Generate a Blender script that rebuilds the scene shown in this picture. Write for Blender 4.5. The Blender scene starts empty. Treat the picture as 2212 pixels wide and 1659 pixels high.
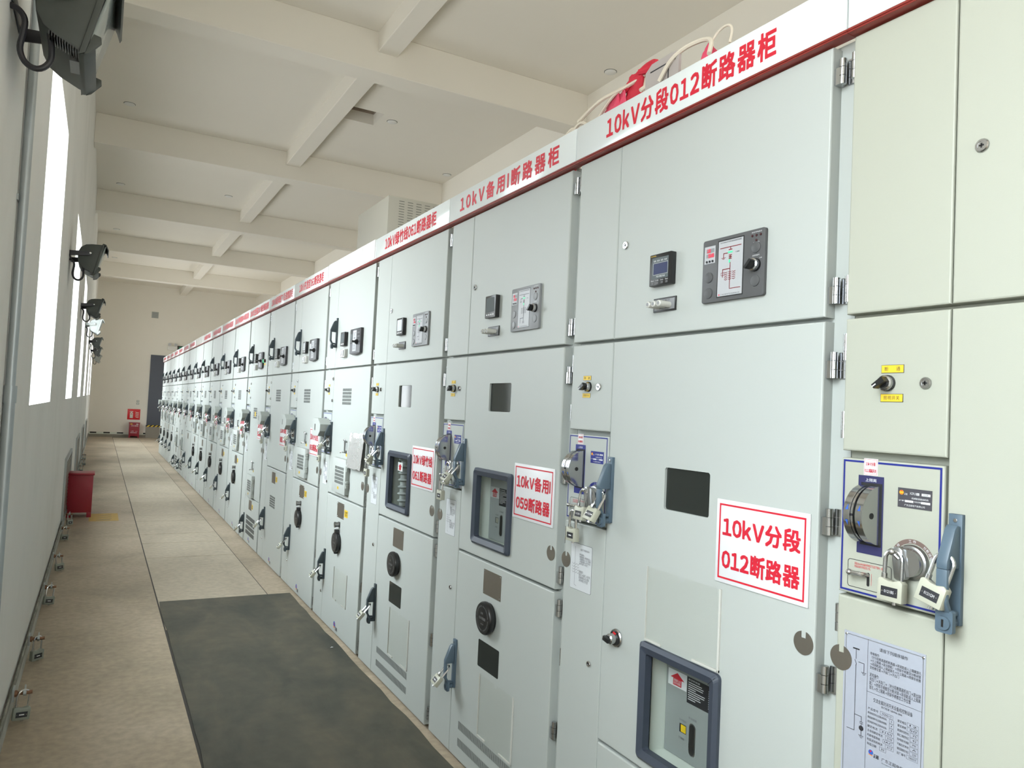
import bpy, bmesh, math, random
from mathutils import Vector, Matrix
random.seed(7)
S = bpy.context.scene
COL = S.collection
R = math.radians

# ------------------------------------------------------------------ camera
F_PX, YAW, PITCH, ROLL = 1594.243, R(29.086), R(2.18), R(2.694)
cy_, sy_ = math.cos(YAW), math.sin(YAW)
f_ = Vector((sy_, cy_, 0)); r_ = Vector((cy_, -sy_, 0)); u_ = Vector((0, 0, 1))
f2 = f_ * math.cos(PITCH) + u_ * math.sin(PITCH)
u2 = -f_ * math.sin(PITCH) + u_ * math.cos(PITCH)
r3 = r_ * math.cos(ROLL) + u2 * math.sin(ROLL)
u3 = -r_ * math.sin(ROLL) + u2 * math.cos(ROLL)
cam = bpy.data.cameras.new('camera')
cam.sensor_fit = 'HORIZONTAL'; cam.sensor_width = 36.0
cam.lens = F_PX * 36.0 / 2212.0
cam.clip_start = 0.02; cam.clip_end = 200
co = bpy.data.objects.new('camera', cam); COL.objects.link(co)
M3 = Matrix((r3, u3, -f2)).transposed()
co.matrix_world = Matrix.Translation((-1.459, -1.089, 1.55)) @ M3.to_4x4()
S.camera = co

# ------------------------------------------------------------------ world, view
S.view_settings.view_transform = 'Standard'
S.view_settings.look = 'None'
S.view_settings.gamma = 1.0
S.view_settings.use_curve_mapping = False
S.view_settings.exposure = -1.68
W = bpy.data.worlds.new('overcast_sky'); S.world = W; W.use_nodes = True
bg = W.node_tree.nodes['Background']
wn = W.node_tree.nodes; wl = W.node_tree.links                      # pale overcast sky over a sunlit pale yard
wt = wn.new('ShaderNodeTexCoord'); ws = wn.new('ShaderNodeSeparateXYZ'); wl.new(wt.outputs['Generated'], ws.inputs[0])
wr = wn.new('ShaderNodeValToRGB'); wl.new(ws.outputs['Z'], wr.inputs[0])
wm = wn.new('ShaderNodeMapRange'); wl.new(ws.outputs['Z'], wm.inputs[0]); wm.inputs[1].default_value = -1; wl.new(wm.outputs[0], wr.inputs[0])
we = wr.color_ramp.elements
we[0].position = 0.46; we[0].color = (0.42, 0.412, 0.395, 1)
we[1].position = 0.53; we[1].color = (0.31, 0.33, 0.345, 1)
wk = we.new(0.80); wk.color = (0.94, 0.99, 1.0, 1)
wk = we.new(1.0); wk.color = (0.94, 1.0, 1.0, 1)
wl.new(wr.outputs[0], bg.inputs['Color'])
bg.inputs['Strength'].default_value = 74.0
try:
    S.cycles.use_denoising = True
    S.cycles.max_bounces = 10; S.cycles.diffuse_bounces = 7; S.cycles.glossy_bounces = 4
    S.cycles.transparent_max_bounces = 12
    S.cycles.caustics_reflective = False; S.cycles.caustics_refractive = False
    S.cycles.sample_clamp_indirect = 6
except Exception:
    pass

XL, XR, YB, YE, ZC = -1.75, 3.6, -7.0, 28.8, 5.52     # room
WIN_Y0, WIN_DY, WIN_W, WIN_Z0, WIN_Z1 = 3.08, 4.18, 1.66, 1.475, 3.29
WINS = [(WIN_Y0 + WIN_DY * k, WIN_Y0 + WIN_DY * k + WIN_W) for k in (-2, 0, 1, 2, 3, 4, 5)]
WINS.insert(1, (-1.3, .05))  # unseen window, its width set to brighten the near cabinets
WT = 0.26
ADDED_RWINS = [(-6.2, -4.5), (-3.6, -1.9), (21.6, 23.0)]                     # unseen windows in the opposite wall, added to brighten the room
ADDED_FWINS = [(1.3, 3.2)]                       # unseen window behind the camera, added to lighten the near window wall
for (a, b) in ADDED_FWINS:  # sky portal for the added window
    L = bpy.data.lights.new('window_daylight', 'AREA'); L.shape = 'RECTANGLE'; L.size = b - a; L.size_y = WIN_Z1 - WIN_Z0
    L.cycles.is_portal = True
    o = bpy.data.objects.new('window_daylight', L); COL.objects.link(o)
    o.location = ((a + b) / 2, YB - .18, (WIN_Z0 + WIN_Z1) / 2); o.rotation_euler = (R(90), 0, 0)
for i, (a, b) in enumerate(WINS + ADDED_RWINS):              # daylight through each window opening, the added ones too
    L = bpy.data.lights.new('window_daylight', 'AREA'); L.shape = 'RECTANGLE'
    L.size = b - a; L.size_y = WIN_Z1 - WIN_Z0
    L.cycles.is_portal = True
    o = bpy.data.objects.new('window_daylight', L); COL.objects.link(o)
    o.location = (XL - WT + 0.02 if i < len(WINS) else XR + .18, (a + b) / 2, (WIN_Z0 + WIN_Z1) / 2)
    o.rotation_euler = (R(90), 0, R(-90) if i < len(WINS) else R(90))   # -Z axis points into the room

# ------------------------------------------------------------------ materials
MATS = {}
def mat(name, col, rough=0.5, metal=0.0, noise=0.0, nscale=20.0, bump=0.0, bscale=300.0, emit=None, spec=0.5, coat=0.0, alpha=None):
    m = bpy.data.materials.new(name); m.use_nodes = True
    nt = m.node_tree; n = nt.nodes; b = n['Principled BSDF']
    b.inputs['Base Color'].default_value = (*col, 1)
    b.inputs['Roughness'].default_value = rough
    b.inputs['Metallic'].default_value = metal
    b.inputs['Specular IOR Level'].default_value = spec
    if coat: b.inputs['Coat Weight'].default_value = coat; b.inputs['Coat Roughness'].default_value = 0.08
    if noise or bump:
        tc = n.new('ShaderNodeTexCoord')
    if noise:
        t = n.new('ShaderNodeTexNoise'); t.inputs['Scale'].default_value = nscale; t.inputs['Detail'].default_value = 5
        nt.links.new(tc.outputs['Object'], t.inputs['Vector'])
        mx = n.new('ShaderNodeMix'); mx.data_type = 'RGBA'
        mx.inputs[6].default_value = (*[max(0, c * (1 - noise)) for c in col], 1)
        mx.inputs[7].default_value = (*[min(1, c * (1 + noise)) for c in col], 1)
        nt.links.new(t.outputs['Fac'], mx.inputs[0]); nt.links.new(mx.outputs[2], b.inputs['Base Color'])
    if bump:
        t2 = n.new('ShaderNodeTexNoise'); t2.inputs['Scale'].default_value = bscale
        nt.links.new(tc.outputs['Object'], t2.inputs['Vector'])
        bp = n.new('ShaderNodeBump'); bp.inputs['Strength'].default_value = bump; bp.inputs['Distance'].default_value = 0.002
        nt.links.new(t2.outputs['Fac'], bp.inputs['Height']); nt.links.new(bp.outputs['Normal'], b.inputs['Normal'])
    if emit:
        b.inputs['Emission Color'].default_value = (*emit[0], 1); b.inputs['Emission Strength'].default_value = emit[1]
    MATS[name] = m
    return m

def glass_mat(name, tint=(1, 1, 1), ior=1.45):
    m = bpy.data.materials.new(name); m.use_nodes = True
    nt = m.node_tree; n = nt.nodes
    for x in list(n): n.remove(x)
    out = n.new('ShaderNodeOutputMaterial'); tr = n.new('ShaderNodeBsdfTransparent'); gl = n.new('ShaderNodeBsdfGlossy')
    tr.inputs['Color'].default_value = (*tint, 1); gl.inputs['Roughness'].default_value = 0.03
    fr = n.new('ShaderNodeLayerWeight'); fr.inputs['Blend'].default_value = 0.12
    ma = n.new('ShaderNodeMath'); ma.operation = 'MULTIPLY_ADD'; ma.inputs[1].default_value = 0.14 * (ior - 1) / .3; ma.inputs[2].default_value = 0.012
    nt.links.new(fr.outputs['Facing'], ma.inputs[0])
    mx = n.new('ShaderNodeMixShader')
    nt.links.new(ma.outputs[0], mx.inputs[0]); nt.links.new(tr.outputs[0], mx.inputs[1]); nt.links.new(gl.outputs[0], mx.inputs[2])
    nt.links.new(mx.outputs[0], out.inputs['Surface'])
    MATS[name] = m
    return m

mat('paint', (0.455, 0.482, 0.462), 0.42, spec=0.4, noise=0.012, nscale=3, bump=0.06, bscale=500)
mat('paint_cream', (0.405, 0.415, 0.352), 0.42, spec=0.4, noise=0.015, nscale=3, bump=0.06, bscale=500)
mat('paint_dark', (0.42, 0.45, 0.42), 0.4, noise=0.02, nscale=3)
mat('header_white', (0.74, 0.78, 0.78), 0.16, spec=0.55)
mat('cover_white', (0.86, 0.86, 0.86), 0.10, spec=0.8, coat=0.5)
mat('red_paint', (0.21, 0.024, 0.018), 0.35, noise=0.05, nscale=8)
mat('red_ink', (0.56, 0.012, 0.032), 0.4)
mat('sign_white', (0.78, 0.78, 0.80), 0.3)
mat('chrome', (0.70, 0.71, 0.73), 0.16, 1.0)
mat('steel', (0.50, 0.51, 0.52), 0.3, 1.0, noise=0.05, nscale=60)
mat('dark_steel', (0.18, 0.18, 0.18), 0.4, 1.0)
mat('brown_metal', (0.30, 0.27, 0.235), 0.38, 0.85, noise=0.05, nscale=40)
mat('foil', (0.95, 0.95, 0.95), 0.14, 0.7, noise=0.03, nscale=30, bump=0.25, bscale=60)
mat('handle_blue', (0.085, 0.125, 0.165), 0.38, noise=0.06, nscale=40)
mat('handle_dark', (0.035, 0.05, 0.06), 0.4, noise=0.06, nscale=40)
mat('bezel_blue', (0.045, 0.055, 0.078), 0.42, noise=0.08, nscale=20)
mat('black', (0.012, 0.012, 0.013), 0.32)
mat('black_matt', (0.01, 0.01, 0.01), 0.7)
mat('screen', (0.045, 0.055, 0.12), 0.12)
mat('screen_grey', (0.12, 0.14, 0.15), 0.10)
mat('panel_grey', (0.085, 0.086, 0.09), 0.42)
mat('panel_light', (0.25, 0.258, 0.27), 0.4)
mat('panel_black', (0.04, 0.04, 0.045), 0.35)
mat('panel_foot', (0.09, 0.09, 0.10), 0.4)
mat('mimic_white', (0.45, 0.46, 0.48), 0.3)
mat('mimic_red', (0.20, 0.015, 0.02), 0.4)
mat('led_green', (0.05, 0.6, 0.28), 0.4, emit=((0.12, 1.0, 0.45), 1.1))
mat('led_red', (0.7, 0.05, 0.09), 0.4, emit=((1.0, 0.08, 0.14), 0.35))
mat('led_off', (0.05, 0.012, 0.015), 0.3)
mat('clear_plastic', (0.62, 0.62, 0.58), 0.15, spec=0.7)
mat('yellow', (0.75, 0.50, 0.03), 0.45)
mat('amber', (0.80, 0.55, 0.02), 0.3)
mat('blue_ink', (0.012, 0.02, 0.20), 0.4)
mat('blue_plate', (0.03, 0.03, 0.10), 0.35)
mat('plate_grey', (0.075, 0.072, 0.085), 0.35, 0.2)
mat('plaque', (0.50, 0.53, 0.62), 0.38, 0.35, noise=0.03, nscale=60)
mat('paper', (0.62, 0.64, 0.66), 0.5)
mat('ink', (0.02, 0.02, 0.025), 0.5)
mat('ink_grey', (0.12, 0.12, 0.14), 0.5)
mat('ink_white', (0.75, 0.76, 0.78), 0.5)
mat('ring_brown', (0.17, 0.115, 0.10), 0.4)
mat('lock_cream', (0.44, 0.44, 0.36), 0.38, noise=0.03, nscale=50)
mat('lock_green', (0.27, 0.295, 0.255), 0.42, noise=0.05, nscale=50)
mat('dark_glass', (0.016, 0.019, 0.017), 0.07, spec=0.6)
mat('orange', (0.75, 0.22, 0.02), 0.4)
mat('blue', (0.03, 0.10, 0.42), 0.4)
mat('inner_grey', (0.76, 0.80, 0.74), 0.45)
mat('breaker_grey', (0.30, 0.32, 0.315), 0.42, noise=0.03, nscale=10)
mat('breaker_light', (0.46, 0.49, 0.50), 0.42)
mat('vent_dark', (0.07, 0.075, 0.072), 0.6)
mat('plaster', (0.88, 0.85, 0.785), 0.85, noise=0.02, nscale=1.5)
mat('plaster_ceiling', (0.84, 0.805, 0.735), 0.9, noise=0.015, nscale=1.5)
mat('frame_white', (0.80, 0.80, 0.78), 0.45)
mat('flood_grey', (0.052, 0.058, 0.053), 0.5, 0.2, noise=0.10, nscale=40)
mat('flood_light_grey', (0.36, 0.39, 0.38), 0.45, 0.1, noise=0.05, nscale=40)
mat('flood_lens', (0.30, 0.34, 0.33), 0.12, spec=0.6)
mat('flood_bracket', (0.03, 0.03, 0.038), 0.45)
mat('hose', (0.016, 0.015, 0.02), 0.5)
mat('galvanised', (0.42, 0.46, 0.48), 0.4, 0.6, noise=0.12, nscale=12)
mat('rust', (0.20, 0.10, 0.055), 0.7, noise=0.3, nscale=30)
mat('red_box', (0.27, 0.014, 0.028), 0.42, noise=0.05, nscale=10)
mat('fire_red', (0.62, 0.012, 0.02), 0.4)
mat('glow_white', (0.74, 0.78, 0.70), 0.5)
mat('door_grey', (0.085, 0.095, 0.125), 0.5, noise=0.05, nscale=4)
mat('board_grey', (0.26, 0.235, 0.20), 0.55, noise=0.08, nscale=4)
mat('skirting', (0.27, 0.25, 0.205), 0.6, noise=0.10, nscale=5)
mat('duct_paint', (0.42, 0.41, 0.36), 0.5, noise=0.02, nscale=3)
mat('cloth_red', (0.50, 0.018, 0.04), 0.75, noise=0.2, nscale=14)
mat('cloth_pink', (0.62, 0.06, 0.12), 0.7, noise=0.2, nscale=14)
mat('cord', (0.66, 0.60, 0.50), 0.8)
mat('board_card', (0.40, 0.36, 0.34), 0.7, noise=0.05, nscale=8)
mat('green_sign', (0.02, 0.22, 0.12), 0.4, emit=((0.05, 0.6, 0.3), 0.25))
mat('floor_yellow', (0.50, 0.33, 0.09), 0.65, noise=0.12, nscale=12)
mat('floor_mark', (0.30, 0.24, 0.13), 0.7, noise=0.1, nscale=12)
mat('gap_dark', (0.05, 0.045, 0.04), 0.8)
mat('hatch_brown', (0.40, 0.33, 0.27), 0.85, noise=0.06, nscale=5)
glass_mat('clear_glass', (0.97, 0.985, 0.98), 1.25)
glass_mat('window_pane', (0.97, 0.99, 1.0), 1.3)
glass_mat('pocket_plastic', (0.985, 0.985, 0.97), 1.15)

def stained(name, base, dark, light, rough, scale, stretch=(1, 1, 1), bump=0.1, fine=40):
    m = bpy.data.materials.new(name); m.use_nodes = True
    nt = m.node_tree; n = nt.nodes; b = n['Principled BSDF']; b.inputs['Roughness'].default_value = rough
    tc = n.new('ShaderNodeTexCoord'); mp = n.new('ShaderNodeMapping'); mp.inputs['Scale'].default_value = stretch
    nt.links.new(tc.outputs['Object'], mp.inputs['Vector'])
    t = n.new('ShaderNodeTexNoise'); t.inputs['Scale'].default_value = scale; t.inputs['Detail'].default_value = 8; t.inputs['Roughness'].default_value = 0.62; t.inputs['Distortion'].default_value = 0.4
    nt.links.new(mp.outputs[0], t.inputs['Vector'])
    cr = n.new('ShaderNodeValToRGB'); e = cr.color_ramp.elements
    e[0].position = 0.30; e[0].color = (*dark, 1); e[1].position = 0.70; e[1].color = (*light, 1)
    k = cr.color_ramp.elements.new(0.5); k.color = (*base, 1)
    nt.links.new(t.outputs['Fac'], cr.inputs[0])
    t2 = n.new('ShaderNodeTexNoise'); t2.inputs['Scale'].default_value = fine; t2.inputs['Detail'].default_value = 6
    nt.links.new(tc.outputs['Object'], t2.inputs['Vector'])
    mr = n.new('ShaderNodeMapRange'); mr.inputs[1].default_value = 0.3; mr.inputs[2].default_value = 0.7; mr.inputs[3].default_value = 0.86 if dark != (0.80, 0.805, 0.78) else .985; mr.inputs[4].default_value = 1.12 if dark != (0.80, 0.805, 0.78) else 1.01
    nt.links.new(t2.outputs['Fac'], mr.inputs[0])
    mx = n.new('ShaderNodeMix'); mx.data_type = 'RGBA'; mx.blend_type = 'MULTIPLY'; mx.inputs[0].default_value = 1
    nt.links.new(cr.outputs[0], mx.inputs[6]); nt.links.new(mr.outputs[0], mx.inputs[7])
    nt.links.new(mx.outputs[2], b.inputs['Base Color'])
    bp = n.new('ShaderNodeBump'); bp.inputs['Strength'].default_value = bump; bp.inputs['Distance'].default_value = 0.003
    nt.links.new(t2.outputs['Fac'], bp.inputs['Height']); nt.links.new(bp.outputs[0], b.inputs['Normal'])
    MATS[name] = m
stained('concrete', (0.385, 0.315, 0.232), (0.285, 0.238, 0.176), (0.455, 0.378, 0.29), 0.55, 1.3, fine=25)
stained('cover_plate', (0.42, 0.36, 0.275), (0.33, 0.28, 0.215), (0.48, 0.415, 0.325), 0.5, 1.1, (1, 0.5, 1), fine=22)
stained('rubber', (0.064, 0.059, 0.043), (0.030, 0.032, 0.025), (0.10, 0.086, 0.058), 0.62, 2.2, (1.6, 0.7, 1), bump=0.15, fine=12)
stained('wall_paint', (0.87, 0.875, 0.855), (0.80, 0.805, 0.78), (0.89, 0.89, 0.87), 0.75, 0.8, fine=3, bump=0.02)
stained('skirting_dirty', (0.42, 0.43, 0.40), (0.20, 0.21, 0.18), (0.50, 0.50, 0.46), 0.6, 5, fine=20)
stained('ground_bar', (0.20, 0.20, 0.17), (0.06, 0.07, 0.05), (0.34, 0.33, 0.28), 0.6, 7, fine=30)

# ------------------------------------------------------------------ mesh builder
ID = lambda x, y, z: (x, y, z)
CAB = lambda u, d, z: (u, -d, z)          # cabinet front: u along the row, d outward, z up

class MB:
    def __init__(s, mp=ID):
        s.v = []; s.f = []; s.m = []; s.mp = mp; s.mats = []; s.cur = 0
    def mt(s, name):
        if name not in s.mats: s.mats.append(name)
        s.cur = s.mats.index(name); return s
    def add(s, vs, fs):
        b = len(s.v); s.v += [s.mp(*p) for p in vs]
        for f in fs: s.f.append([b + i for i in f]); s.m.append(s.cur)
    def box(s, a, b, c, d, e, f):
        s.add([(a, c, e), (b, c, e), (b, d, e), (a, d, e), (a, c, f), (b, c, f), (b, d, f), (a, d, f)],
              [(0, 3, 2, 1), (4, 5, 6, 7), (0, 1, 5, 4), (1, 2, 6, 5), (2, 3, 7, 6), (3, 0, 4, 7)])
    def quad(s, p): s.add(p, [tuple(range(len(p)))])
    def rect(s, a, b, c, d, h): s.add([(a, h, c), (b, h, c), (b, h, d), (a, h, d)], [(0, 1, 2, 3)])   # flat at d=h
    def prism(s, poly, ax, lo, hi):
        n = len(poly)
        def P(p, h):
            if ax == 'x': return (h, p[0], p[1])
            if ax == 'y': return (p[0], h, p[1])
            return (p[0], p[1], h)
        vs = [P(p, lo) for p in poly] + [P(p, hi) for p in poly]
        fs = [tuple(range(n)), tuple(range(2 * n - 1, n - 1, -1))] + [(i, i + n, (i + 1) % n + n, (i + 1) % n) for i in range(n)]
        s.add(vs, fs)
    def lathe(s, c, ax, prof, n=20, a0=0, caps=True):
        vs = []; fs = []
        for (r, h) in prof:
            for i in range(n):
                t = a0 + 2 * math.pi * i / n; p, q = r * math.cos(t), r * math.sin(t)
                o = {'x': (h, p, q), 'y': (p, h, q), 'z': (p, q, h)}[ax]
                vs.append((c[0] + o[0], c[1] + o[1], c[2] + o[2]))
        for k in range(len(prof) - 1):
            for i in range(n):
                j = (i + 1) % n; fs.append((k * n + i, k * n + j, (k + 1) * n + j, (k + 1) * n + i))
        if caps:
            fs.append(tuple(range(n))); fs.append(tuple(range((len(prof) - 1) * n, len(prof) * n)))
        s.add(vs, fs)
    def cyl(s, c, ax, r, lo, hi, n=18): s.lathe(c, ax, [(r, lo), (r, hi)], n)
    def ball(s, c, r, n=12, sq=(1, 1, 1)):
        vs = []; fs = []
        for k in range(1, n):
            ph = math.pi * k / n
            for i in range(n):
                t = 2 * math.pi * i / n
                vs.append((c[0] + sq[0] * r * math.sin(ph) * math.cos(t), c[1] + sq[1] * r * math.sin(ph) * math.sin(t), c[2] + sq[2] * r * math.cos(ph)))
        for k in range(n - 2):
            for i in range(n):
                j = (i + 1) % n; fs.append((k * n + i, k * n + j, (k + 1) * n + j, (k + 1) * n + i))
        b = len(vs); vs += [(c[0], c[1], c[2] + sq[2] * r), (c[0], c[1], c[2] - sq[2] * r)]
        for i in range(n):
            j = (i + 1) % n; fs.append((i, j, b)); fs.append(((n - 2) * n + i, (n - 2) * n + j, b + 1))
        s.add(vs, fs)
    def tube(s, pts, r, n=8, sm=0, closed=False):
        P = [Vector(p) for p in pts]
        for _ in range(sm):                                   # Chaikin smoothing
            Q = [P[0]]
            for a, b in zip(P, P[1:]): Q += [a * .75 + b * .25, a * .25 + b * .75]
            P = Q + [P[-1]]
        T = []
        for i in range(len(P)):
            t = P[min(i + 1, len(P) - 1)] - P[max(i - 1, 0)]; T.append(t.normalized())
        nrm = T[0].orthogonal().normalized(); vs = []; fs = []
        for i, p in enumerate(P):
            nrm = (nrm - T[i] * nrm.dot(T[i])).normalized(); bn = T[i].cross(nrm)
            for k in range(n):
                a = 2 * math.pi * k / n; q = p + (nrm * math.cos(a) + bn * math.sin(a)) * r; vs.append(tuple(q))
        for i in range(len(P) - 1):
            for k in range(n):
                j = (k + 1) % n; fs.append((i * n + k, i * n + j, (i + 1) * n + j, (i + 1) * n + k))
        fs.append(tuple(range(n))); fs.append(tuple(range((len(P) - 1) * n, len(P) * n)))
        s.add(vs, fs)
    def strip(s, pts, w, h):                                  # flat polyline in the (u, z) plane at d=h, width w
        for (a, b), (c, d) in zip(pts, pts[1:]):
            L = math.hypot(c - a, d - b) or 1; nx, nz = -(d - b) / L * w / 2, (c - a) / L * w / 2
            ex, ez = (c - a) / L * w / 2, (d - b) / L * w / 2
            s.add([(a - ex + nx, h, b - ez + nz), (a - ex - nx, h, b - ez - nz), (c + ex - nx, h, d + ez - nz), (c + ex + nx, h, d + ez + nz)], [(0, 1, 2, 3)])
    def border(s, a, b, c, d, w, h):
        s.rect(a, b, c, c + w, h); s.rect(a, b, d - w, d, h); s.rect(a, a + w, c + w, d - w, h); s.rect(b - w, b, c + w, d - w, h)
    def text(s, body, a, b, c, d, h, bold=0.015, keep=False, spacing=1.0, lines=1.0, align='LEFT'):
        vs, fs = sign_glyphs(body, spacing) if bold >= .018 else glyphs(body, 0, spacing, lines, align)
        if not vs: return
        x0 = min(p[0] for p in vs); x1 = max(p[0] for p in vs); y0 = min(p[1] for p in vs); y1 = max(p[1] for p in vs)
        sx = (b - a) / max(x1 - x0, 1e-6); sy = (d - c) / max(y1 - y0, 1e-6)
        ox = a
        if keep:
            k = min(sx, sy); ox = a + ((b - a) - k * (x1 - x0)) / 2 if keep == 'C' else a; sx = sy = k
        e = bold if bold >= .018 else 0
        for q, (ex, ez) in enumerate(((-e, -e), (e, -e), (-e, e), (e, e)) if e else ((0, 0),)):
            s.add([(ox + (p[0] + ex - x0) * sx, h + .0002 * q, c + (p[1] + ez - y0) * sy) for p in vs], fs)
    def mesh(s, name, bevel=0.0, segs=2, smooth=35, fix=True):
        me = bpy.data.meshes.new(name); me.from_pydata(s.v, [], s.f)
        for i, p in enumerate(me.polygons): p.material_index = s.m[i]
        for m in s.mats: me.materials.append(MATS[m])
        bm = bmesh.new(); bm.from_mesh(me)
        if fix: bmesh.ops.recalc_face_normals(bm, faces=bm.faces)
        if bevel:
            es = [e for e in bm.edges if len(e.link_faces) == 2 and e.calc_face_angle(0) > R(25)]
            bmesh.ops.bevel(bm, geom=es, offset=bevel, segments=segs, profile=0.5, affect='EDGES', clamp_overlap=True)
        bm.to_mesh(me); bm.free()
        if smooth:
            me.polygons.foreach_set('use_smooth', [True] * len(me.polygons))
            me.set_sharp_from_angle(angle=R(smooth))
        me.update()
        return me

_GL = {}
def glyphs(body, bold, spacing, lines, align):
    k = (body, bold, spacing, lines, align)
    if k not in _GL:
        c = bpy.data.curves.new('glyph', 'FONT'); c.body = body; c.size = 1; c.offset = 0; c.resolution_u = 2
        c.space_character = spacing; c.space_line = lines; c.align_x = align
        o = bpy.data.objects.new('glyph', c); COL.objects.link(o)
        dg = bpy.context.evaluated_depsgraph_get()
        me = bpy.data.meshes.new_from_object(o.evaluated_get(dg))
        _GL[k] = ([tuple(v.co[:2]) for v in me.vertices], [tuple(p.vertices) for p in me.polygons])
        bpy.data.objects.remove(o); bpy.data.curves.remove(c); bpy.data.meshes.remove(me)
    return _GL[k]

def sign_glyphs(body, spacing):
    """heavy sign lettering: digits and Latin letters in the same sans face as the Chinese characters, set close"""
    V = []; F = []; x = 0.0
    for ch in body:
        if ch == ' ': x += .30; continue
        wide = not (ch.isascii() and (ch.isalnum() or ch == '#'))
        vs, fs = glyphs(ch if wide else chr(ord(ch) + 0xFEE0), 0, 1.0, 1.0, 'LEFT')
        if not vs: continue
        a = min(p[0] for p in vs); c = max(p[0] for p in vs); b0 = len(V)
        if ord(ch) > 0x2E80 and ch not in '：:': a, c = min(a, .04), max(c, .94)
        V += [(p[0] - a + x, p[1]) for p in vs]; F += [tuple(b0 + i for i in f) for f in fs]
        x += (c - a) + .11 * spacing
    return V, F

CACHE = {}
def part(parent, name, key, fn, mp=CAB, label=None, **kw):
    """one mesh object under parent; the mesh is shared by everything built with the same key"""
    if key is None or key not in CACHE:
        b = MB(mp); fn(b); me = b.mesh(name, **kw)
        if key is not None: CACHE[key] = me
    else: me = CACHE[key]
    o = bpy.data.objects.new(name, me); COL.objects.link(o)
    if parent is not None: o.parent = parent
    if label: o['label'] = label
    return o
def thing(name, label, cat, loc=(0, 0, 0), rot=(0, 0, 0), group=None, mw=None):
    o = bpy.data.objects.new(name, None); COL.objects.link(o); o.empty_display_size = 0.05
    if mw is not None: o.matrix_world = mw
    else: o.location = loc; o.rotation_euler = rot
    o['label'] = label; o['category'] = cat
    if group: o['group'] = group
    return o
def tag(o, label, cat, group=None):
    o['label'] = label; o['category'] = cat
    if group: o['group'] = group
    return o
def struct(name, fn, **kw):
    o = part(None, name, None, fn, ID, **kw); o['kind'] = 'structure'; return o
ORD = 'first second third fourth fifth sixth seventh eighth ninth tenth eleventh twelfth thirteenth fourteenth fifteenth sixteenth seventeenth eighteenth nineteenth twentieth'.split()

def rrect(a, b, c, d, r, n=5):
    out = []
    for (cx, cz, t0) in ((b - r, d - r, 0), (a + r, d - r, 90), (a + r, c + r, 180), (b - r, c + r, 270)):
        for i in range(n + 1):
            t = R(t0 + 90 * i / n); out.append((cx + r * math.cos(t), cz + r * math.sin(t)))
    return out

def panel(b, a0, a1, c0, c1, holes=(), d=0.0, th=0.035, e=0.004, hd=0.035):
    """sheet-metal door: soft front edges, folded sides, openings (a,b,c,d,radius) with returns"""
    xs = sorted({a0 + e, a1 - e, *[h[0] for h in holes], *[h[1] for h in holes]})
    zs = sorted({c0 + e, c1 - e, *[h[2] for h in holes], *[h[3] for h in holes]})
    for i in range(len(xs) - 1):
        for j in range(len(zs) - 1):
            mx, mz = (xs[i] + xs[i + 1]) / 2, (zs[j] + zs[j + 1]) / 2
            if any(h[0] < mx < h[1] and h[2] < mz < h[3] for h in holes): continue
            b.rect(xs[i], xs[i + 1], zs[j], zs[j + 1], d)
    rings = [(e, 0.0), (e * 0.3, -e * 0.3), (0, -e), (0, -th)]
    for (i0, h0), (i1, h1) in zip(rings, rings[1:]):
        A = [(a0 + i0, c0 + i0), (a1 - i0, c0 + i0), (a1 - i0, c1 - i0), (a0 + i0, c1 - i0)]
        B = [(a0 + i1, c0 + i1), (a1 - i1, c0 + i1), (a1 - i1, c1 - i1), (a0 + i1, c1 - i1)]
        for k in range(4):
            l = (k + 1) % 4
            b.quad([(A[k][0], d + h0, A[k][1]), (B[k][0], d + h1, B[k][1]), (B[l][0], d + h1, B[l][1]), (A[l][0], d + h0, A[l][1])])
    for (ha, hb, hc, hd_, r) in holes:
        pl = rrect(ha, hb, hc, hd_, r); n = len(pl)
        for k in range(n):
            l = (k + 1) % n
            b.quad([(pl[k][0], d, pl[k][1]), (pl[l][0], d, pl[l][1]), (pl[l][0], d - hd, pl[l][1]), (pl[k][0], d - hd, pl[k][1])])
        q = n // 4
        for k, cn in enumerate(((hb, hd_), (ha, hd_), (ha, hc), (hb, hc))):
            arc = pl[k * q:(k + 1) * q]
            for p0, p1 in zip(arc, arc[1:]): b.quad([(cn[0], d, cn[1]), (p0[0], d, p0[1]), (p1[0], d, p1[1])])

# ------------------------------------------------------------------ the setting
def f_floor(b):
    b.mt('concrete'); b.box(XL - WT, XR + .2, YB - .2, YE + .2, -0.15, 0)
struct('floor', f_floor, smooth=0)

def window_wall(b, x0, x1, wins, m):
    b.mt(m)
    ys = [YB - .2] + [t for w in wins for t in w] + [YE + .2]; zs = [-0.15, WIN_Z0, WIN_Z1, ZC + .1]
    for i in range(len(ys) - 1):
        for j in range(3):
            if j == 1 and i % 2 == 1: continue
            b.box(x0, x1, ys[i], ys[i + 1], zs[j], zs[j + 1])
struct('wall_left', lambda b: window_wall(b, XL - WT, XL, WINS, 'wall_paint'), smooth=0)
struct('wall_right', lambda b: window_wall(b, XR, XR + .2, ADDED_RWINS, 'plaster'), smooth=0)
struct('wall_back', lambda b: b.mt('plaster').box(XL, XR, YE, YE + .2, -.15, ZC + .1), smooth=0)
def f_wf(b):
    b.mt('plaster'); xs = [XL] + [t for w in ADDED_FWINS for t in w] + [XR]; zs = [-.15, WIN_Z0, WIN_Z1, ZC + .1]
    for i in range(len(xs) - 1):
        for j in range(3):
            if j == 1 and i % 2 == 1: continue
            b.box(xs[i], xs[i + 1], YB - .2, YB, zs[j], zs[j + 1])
struct('wall_front', f_wf, smooth=0)

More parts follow.
